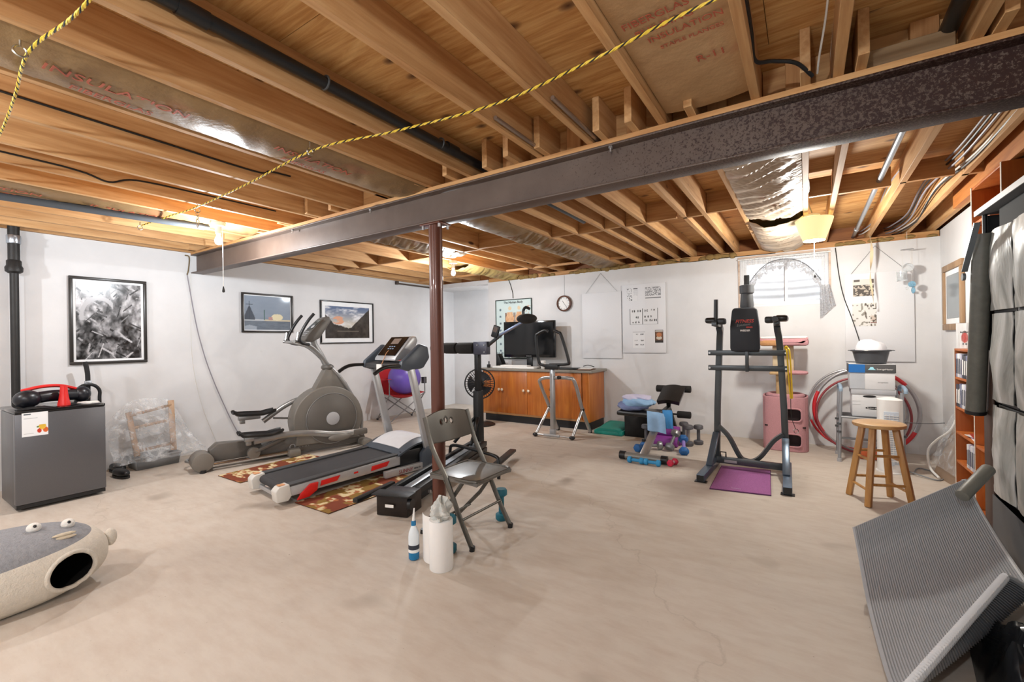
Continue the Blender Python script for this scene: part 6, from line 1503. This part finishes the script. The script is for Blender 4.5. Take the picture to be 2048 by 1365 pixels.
cable([(.78, 5.6, .46), (.86, 5.75, .44), (1.0, 5.9, .42), (1.12, 5.95, .43)], .004, M_GRY, 'thin grey cord running from the walker to the right wall')
cable([(.73, 5.55, .03), (.95, 5.35, .008), (1.02, 5.55, .008), (.9, 5.75, .008), (.82, 5.5, .008)], .006, mat('grey_lead', '#83868a', .5), 'grey power lead looping on the floor right of the heater')

# wooden stool
sx_, sy_ = .465, 4.47
t = thing('wooden_stool', 'round-seated wooden stool standing before the white heater', 'stool', (sx_, sy_, 0))
M_OAK = wood('honey_oak', '#9c6a35', '#b98546', '#cd9c5c', 'Z', 1.2, .38, False, coat=.15); M_OAKX = wood('honey_oak_seat', '#b98a55', '#d0a56d', '#e0bb86', 'X', 1.2, .4, False, coat=.1)
MB().lathe([(.15, .585), (.162, .59), (.168, .602), (.166, .614), (.155, .62), (.05, .622)], (sx_, sy_, 0), 40).build('seat', M_OAKX, t)
an = R(30); L = []
for k in range(4):
    a = an + k * pi / 2 + pi / 4 - .18
    tp = V((sx_ + .105 * cos(a), sy_ + .105 * sin(a), .59)); bt = V((sx_ + .205 * cos(a), sy_ + .205 * sin(a), 0)); L.append((tp, bt))
    MB().bar(tp, bt, .042, .042, up=(cos(a), sin(a), .3)).build('leg', M_OAK, t, bevel=.008)
for k in range(4):
    (a0, a1), (c0, c1) = L[k], L[(k + 1) % 4]
    for q in ((.42, .80) if k % 2 else (.36, .72)):
        MB().cyl(a0.lerp(a1, q), c0.lerp(c1, q), .0105, seg=10).build('rung', M_OAK, t)

# wooden frame picture, low bookcase with discs, figurine card on the right wall
t = thing('oak_frame_mirror', 'oak framed grey mirror on the right wall', 'mirror', (RX, 5.9, 1.34))
M_OKF = wood('oak_frame', '#8a6b4c', '#a58563', '#bb9d7b', 'Z', 1, .5, False)
for a, c in (((RX - .03, 5.58, 1.335), (RX - .002, 6.25, 1.395)), ((RX - .03, 5.58, 1.92), (RX - .002, 6.25, 1.98))): MB().b2(a, c).build('frame_rail', M_OKF, t, bevel=.004)
for a, c in (((RX - .03, 5.58, 1.396), (RX - .002, 5.645, 1.919)), ((RX - .03, 6.185, 1.396), (RX - .002, 6.25, 1.919))): MB().b2(a, c).build('frame_stile', M_OKF, t, bevel=.004)
MB().b2((RX - .014, 5.646, 1.397), (RX - .004, 6.184, 1.918)).build('mat_board', mat('white_matboard', '#eef0f2'), t)
MB().b2((RX - .018, 5.70, 1.45), (RX - .0145, 6.13, 1.87)).build('glass', mat('grey_glass', '#8b979e', .12, .5), t)
M_CHER = wood('orange_laminate', '#a3501c', '#bb6526', '#ca7a38', 'Z', .7, .45, False)
M_EDGE = mat('white_edge_band', '#d5cdbf', .5)
def bookcase(name, label, xa, ya, yb_, zt, shelves, mt):
    t = thing(name, label, 'bookcase', ((xa + RX) / 2, (ya + yb_) / 2, 0))
    for y in (ya, yb_ - .018): MB().b2((xa, y, 0), (RX - .004, y + .018, zt)).build('side_panel', mt, t, bevel=.001)
    MB().b2((RX - .012, ya + .019, 0), (RX - .004, yb_ - .019, zt)).build('back_panel', mt, t)
    for z in shelves: MB().b2((xa + .002, ya + .0185, z), (RX - .0125, yb_ - .0185, z + .018)).build('shelf', mt, t, bevel=.001)
    for y in (ya, yb_ - .018): MB().b2((xa - .002, y, 0), (xa - .0002, y + .018, zt)).build('edge_band', M_EDGE, t)
    return t
bookcase('low_bookcase', 'low orange wood bookcase filled with discs along the right wall', 1.0, 4.46, 4.985, 1.18, (.03, .27, .50, .70, .935, 1.162), M_CHER)
rnd = random.Random(5)
DISC = [mat('disc_case_%d' % k, c, .4) for k, c in enumerate(('#3d4250', '#c9ccd4', '#8d92a8', '#2b2e38', '#a9a6bd', '#e1e2e6', '#6d7290'))]
DN = ['dark slate', 'pale grey', 'blue-grey', 'near-black', 'lilac grey', 'white', 'dull blue']
ORD = 'first second third fourth fifth sixth seventh eighth ninth tenth eleventh twelfth thirteenth fourteenth fifteenth sixteenth'.split()
for z, h, y_a, y_b, w, nm, row in ((.953, .19, 4.49, 4.96, .040, 'disc_case', 'top'), (.718, .19, 4.49, 4.96, .040, 'disc_case', 'second'), (.288, .19, 4.48, 4.70, .034, 'book', 'lower')):
    y = y_b; i = 0
    while y - w > y_a:
        ww_ = w * rnd.uniform(.8, 1.25); hh = h * rnd.uniform(.93, 1.0); c = (i * 3 + (2 if row == 'top' else 0)) % 7 if nm == 'disc_case' else (5, 1, 4)[i % 3]
        tt = thing(nm, '%s %s, %s from the far end of the low bookcase %s shelf' % (DN[c], 'disc binder' if nm == 'disc_case' else 'book', ORD[i], row), 'binder' if nm == 'disc_case' else 'book', (1.09, y - ww_ / 2, z + .001), group='%s row in the low bookcase' % row)
        MB().b2((1.004, y - ww_ + .001, z + .001), (1.16, y, z + hh)).build('cover', DISC[c], tt, bevel=.002)
        MB().b2((1.0025, y - ww_ * .75, z + .03), (1.0038, y - ww_ * .25, z + hh - .04)).build('spine_label', M_PAPER if c in (0, 3, 6) else DISC[0], tt)
        y -= ww_ + .0005; i += 1
t = thing('magazine_stack', 'loose magazines lying on the middle shelf of the low bookcase', 'magazines', (1.08, 4.6, .518))
for j in range(4): MB().box((1.09, 4.62, .521 + j * .006), (.15, .21, .005), (0, 0, .15 * (j % 3) - .1)).build('magazine', [M_PAPER, mat('purple_cover', '#7a5a9c', .4), M_WHT2, mat('red_cover', '#b0453c', .4)][j], t)
t = thing('red_book_stack', 'red and white books on the bottom shelf of the low bookcase', 'books', (1.09, 4.6, .048))
for j in range(3): MB().box((1.09, 4.62, .058 + j * .02), (.15, .2, .018), (0, 0, .06 * j)).build('volume', [mat('red_cover', '#b0453c'), M_PAPER, DISC[2]][j], t, bevel=.002)
t = thing('cartoon_card', 'white card with a small red figure standing on the low bookcase', 'card', (1.045, 4.9, 1.18))
def cardf(s, q):
    if math.hypot((s - .5) / .2, (q - .42) / .2) < 1: return hexc('#c23a35')
    if math.hypot((s - .5) / .12, (q - .62) / .08) < 1: return hexc('#4a3a3a')
    if abs(s - .5) < .26 and abs(q - .60 - .2 * abs(s - .5)) < .03: return hexc('#3d3a44')
    if .14 < q < .22 and (abs(s - .40) < .05 or abs(s - .60) < .05): return hexc('#3d3a44')
    return hexc('#eff0f2')
MB().prism([(0, 0), (.157, 0), (.157, .20), (0, .20)], (1.01, 4.97, 1.182), (.446, -.895, 0), (0, 0, 1), (.0018, .0009, 0)).build('card_sheet', M_PAPER, t)
picture('print', t, (1.01, 4.97, 1.182), (.446, -.895, 0), (0, 0, 1), .157, .20, 40, 40, cardf, printed('card_print', .5))
bc = bookcase('tall_bookcase', 'tall orange wood bookcase reaching the joists behind the black wardrobe', .985, 3.83, 4.42, 2.32, (.05, .5, .95, 1.35, 1.72, 2.05, 2.30), M_CHER)
# bag-wrapped board leaning at the corner
t = thing('wrapped_board', 'brown board wrapped in cloudy plastic leaning by the low bookcase', 'board', (1.08, 5.5, 0))
MB().add([(.97, 5.60, .0), (1.06, 5.10, .0), (1.17, 5.16, .62), (1.13, 5.62, .50), (1.0, 5.61, .0), (1.09, 5.11, .0), (1.185, 5.17, .62), (1.15, 5.63, .50)], [(0, 1, 2, 3), (7, 6, 5, 4), (0, 4, 5, 1), (1, 5, 6, 2), (2, 6, 7, 3), (3, 7, 4, 0)]).build('board', mat('brown_board', '#8d7764', .7), t, smooth=False)
def filmg(s, q):
    y = 5.68 - .62 * s * (1 - .25 * q); z = .10 + .78 * q * (.55 + .45 * s)
    return (.965 + .08 * s + .14 * q + .03 * (fbm(s * 7, q * 7, 4) - .5) , y, z)
MB().grid(filmg, 30, 36).build('plastic_wrap', M_FILM, t, fix=False)
MB().tube(smooth_path([(1.10, 5.35, .62), (1.06, 5.42, .45), (1.0, 5.6, .32), (.955, 5.69, .2), (.95, 5.6, .06), (.98, 5.42, .012)], 6), .010, 8).build('white_hose', M_WHT2, t)

# portable wardrobe with hanging pockets
t = thing('portable_wardrobe', 'black portable wardrobe rack with clear hanging pockets at the right edge', 'wardrobe', (1.02, 2.6, 0))
wx, ya, yb_ = .885, 1.3, 3.80
M_BF = mat('black_fabric2', '#1a1a1c', .85, 0, .2, 80)
MB().b2((wx - .02, ya, 2.005), (1.17, yb_, 2.03)).build('top_panel', mat('dark_grey_panel', '#3a3b3e', .7), t, bevel=.002)
MB().b2((wx - .026, ya, 2.002), (wx - .021, yb_ + .004, 2.034)).build('top_edge', mat('pale_edge_strip', '#c9cbcb', .5), t)
for y in (ya + .02, yb_ - .02):
    for x in (wx + .015, 1.15): MB().cyl((x, y, 0), (x, y, 2.004), .012, seg=10).build('frame_pole', M_BLKM, t)
MB().b2((1.158, ya + .03, .02), (1.166, yb_ - .03, 2.0)).build('back_fabric', M_BF, t); MB().b2((wx + .03, yb_ - .010, .02), (1.135, yb_ - .004, 2.0)).build('side_fabric', M_BF, t)
M_WAL = wood('dark_walnut_panel', '#35251d', '#43312a', '#533f36', 'Z', 1, .5, False)
MB().b2((wx - .002, 3.62, .02), (wx + .006, 3.775, 1.2)).build('front_stile', M_WAL, t, bevel=.001)
MB().b2((wx + .03, ya + .05, .45), (wx + .034, 3.60, 2.0)).build('inner_lining', M_BF, t)
MB().bar((1.03, ya + .03, 1.90), (1.03, yb_ - .03, 1.90), .02).build('hanging_rail', M_BLKM, t)
MB().tube([(wx - .05, 3.55, 1.86), (wx - .05, 3.63, 1.35), (wx - .05, 3.72, .84)], .042, 16, rads=[.041, .043, .044]).build('rolled_flap', mat('mottled_grey_vinyl', '#5e5e57', .4, 0, .3, 30), t)
MB().cyl((wx - .05, 3.718, .845), (wx - .05, 3.722, .825), .047, seg=16).build('roll_end', M_BLKP, t)
MB().bar((wx - .10, 3.42, 1.90), (wx - .11, 3.62, 1.66), .026, .008).build('strut', mat('grey_strut', '#6f767b', .35, .4), t); MB().cyl((wx - .118, 3.63, 1.63), (wx - .105, 3.63, 1.63), .022, seg=12).build('strut_plate', mat('grey_strut', '#6f767b'), t)
def pocketm():
    mt, nt, b = new_mat('cloudy_vinyl')
    v = coords(nt, (1.6, 1.6, .45)); n = noise(nt, v, 6, 4, .5, 1.2)
    nt.links.new(ramp(nt, n, [(.3, '#83847f'), (.5, '#a5a6a2'), (.7, '#c6c6c4')]).outputs[0], b.inputs['Base Color']); b.inputs['Roughness'].default_value = .3
    bump(nt, b, n, .35, .02); return mt
M_PKT = pocketm()
for j, (za, zb) in enumerate(((1.425, 1.86), (.93, 1.405), (.42, .90))):
    for i in range(5):
        yy = 3.575 - i * .335
        pk = MB().shell(lambda s, q: (wx - .008 - .035 * sin(pi * s) * (.4 + .6 * sin(pi * q)) + .016 * (fbm(s * 5 + i * 3, q * 4 + j * 7, 2) - .5), yy - .305 * s, za + (zb - za) * q), 12, 16, .004).build('pocket', M_PKT, t)
        MB().b2((wx + .0, yy - .315, za - .016), (wx + .012, yy + .006, za)).build('pocket_seam', mat('dark_seam', '#3a3b3c', .6), pk)
    MB().b2((wx + .013, 1.9, za), (wx + .018, 3.585, zb)).build('pocket_backing', mat('grey_backing', '#6f706e', .7), t)
MB().shell(lambda s, q: (wx - .01 - .02 * sin(pi * s), 3.60 - 1.6 * s, .03 + .36 * q), 10, 6, .004).build('lower_skirt', mat('grey_skirt', '#56585a', .6), t)
o = MB().cyl((.80, 3.36, .58), (.655, 3.16, .47), .030, seg=18).build('grey_pole', mat('grey_tube', '#6f6f68', .45), org=(.75, 3.27, .4), bevel=.004); tag(o, 'short grey pole end leaning against the wardrobe', 'pole')

# ribbed rubber mat curling up from the floor
t = thing('ribbed_mat', 'large grey ribbed rubber mat curling up in the right foreground', 'mat', (.45, 2.8, 0))
E1 = smooth_path([(.192, 2.94, .28), (.212, 2.88, .14), (.226, 2.70, .035), (.232, 2.40, .012), (.238, 2.12, .025), (.246, 1.92, .085), (.235, 1.79, .20)], 8)
E2 = smooth_path([(.728, 3.47, .475), (.775, 3.42, .33), (.815, 3.27, .21), (.83, 3.06, .15), (.82, 2.90, .155), (.775, 2.76, .21), (.70, 2.66, .33)], 8)
def sample(E, t_):
    x = t_ * (len(E) - 1); i = min(int(x), len(E) - 2); return E[i].lerp(E[i + 1], x - i)
def matf(s, q, d=0.0):
    p = sample(E1, q).lerp(sample(E2, q), s * (1 - .10 * max(0, (q - .72) / .28) ** 2.5))
    sag = sin(pi * s) * .5
    p.z = max(.006, p.z - .05 * sin(pi * s) * (1 - abs(2 * q - 1)))
    tri = abs((s * 60) % 1 - .5) * 2
    return p + V((0, 0, .010 * tri))
MB().shell(matf, 480, 60, -.010).build('rubber_sheet', mat('grey_rubber', '#a3a5a9', .5, 0, .06, 20), t, angle=25)
MB().tube([V(matf(i / 120, 1)) - V((0, 0, .002)) for i in range(121)], .014, 8).build('edge_strip', mat('pale_rubber_edge', '#c6c8ca', .5), t)
MB().tube([V(matf(1, i / 40)) for i in range(41)], .011, 8).build('edge_strip', mat('pale_rubber_edge', '#c6c8ca'), t)
# black plastic heap beside the mat
t = thing('black_plastic_heap', 'crumpled black plastic sheeting heaped under the wardrobe', 'plastic sheet', (.8, 2.0, 0))
def heap(s, q):
    x = .36 + .20 * q + (.49 - .20 * q) * s; y = 1.15 + 1.50 * q
    e = max(0, min(1, s * 5)) * (sin(pi * q) ** .4)
    return (x, y, .004 + e * (.12 + .26 * fbm(s * 6, q * 9, 6) + .05 * sin(s * 14 + q * 20) * s))
MB().shell(heap, 50, 80, .003).build('sheet', mat('glossy_black_film', '#17181b', .22, 0, .2, 20), t)

# small wires and conduit on the back and left walls
cable([(-4.28, BY - .01, 2.345), (-4.24, BY - .012, 2.25), (-4.20, BY - .016, 2.12), (-4.19, BY - .02, 2.02)], .005, M_BLK, 'short black wire dropping from the ceiling to the anatomy poster')
t = thing('wall_conduit', 'short brown pipe along the top of the left wall near the corner', 'pipe', (LX + .03, 6.3, 2.33))
MB().cyl((LX + .03, 5.55, 2.345), (LX + .03, 7.0, 2.345), .014, seg=10).build('pipe', mat('brown_pipe', '#4f443c', .5), t)
MB().box((LX + .03, 5.56, 2.355), (.05, .05, .06)).build('bracket', mat('brown_pipe', '#4f443c'), t, bevel=.004)
cable([(-5.95, .66, .10), (-5.90, .70, .05), (-5.85, .75, .12), (-5.82, .72, .02), (-5.70, .70, .008), (-5.55, .66, .008)], .006, M_BLK, 'tangled black power cord on the floor behind the fridge')
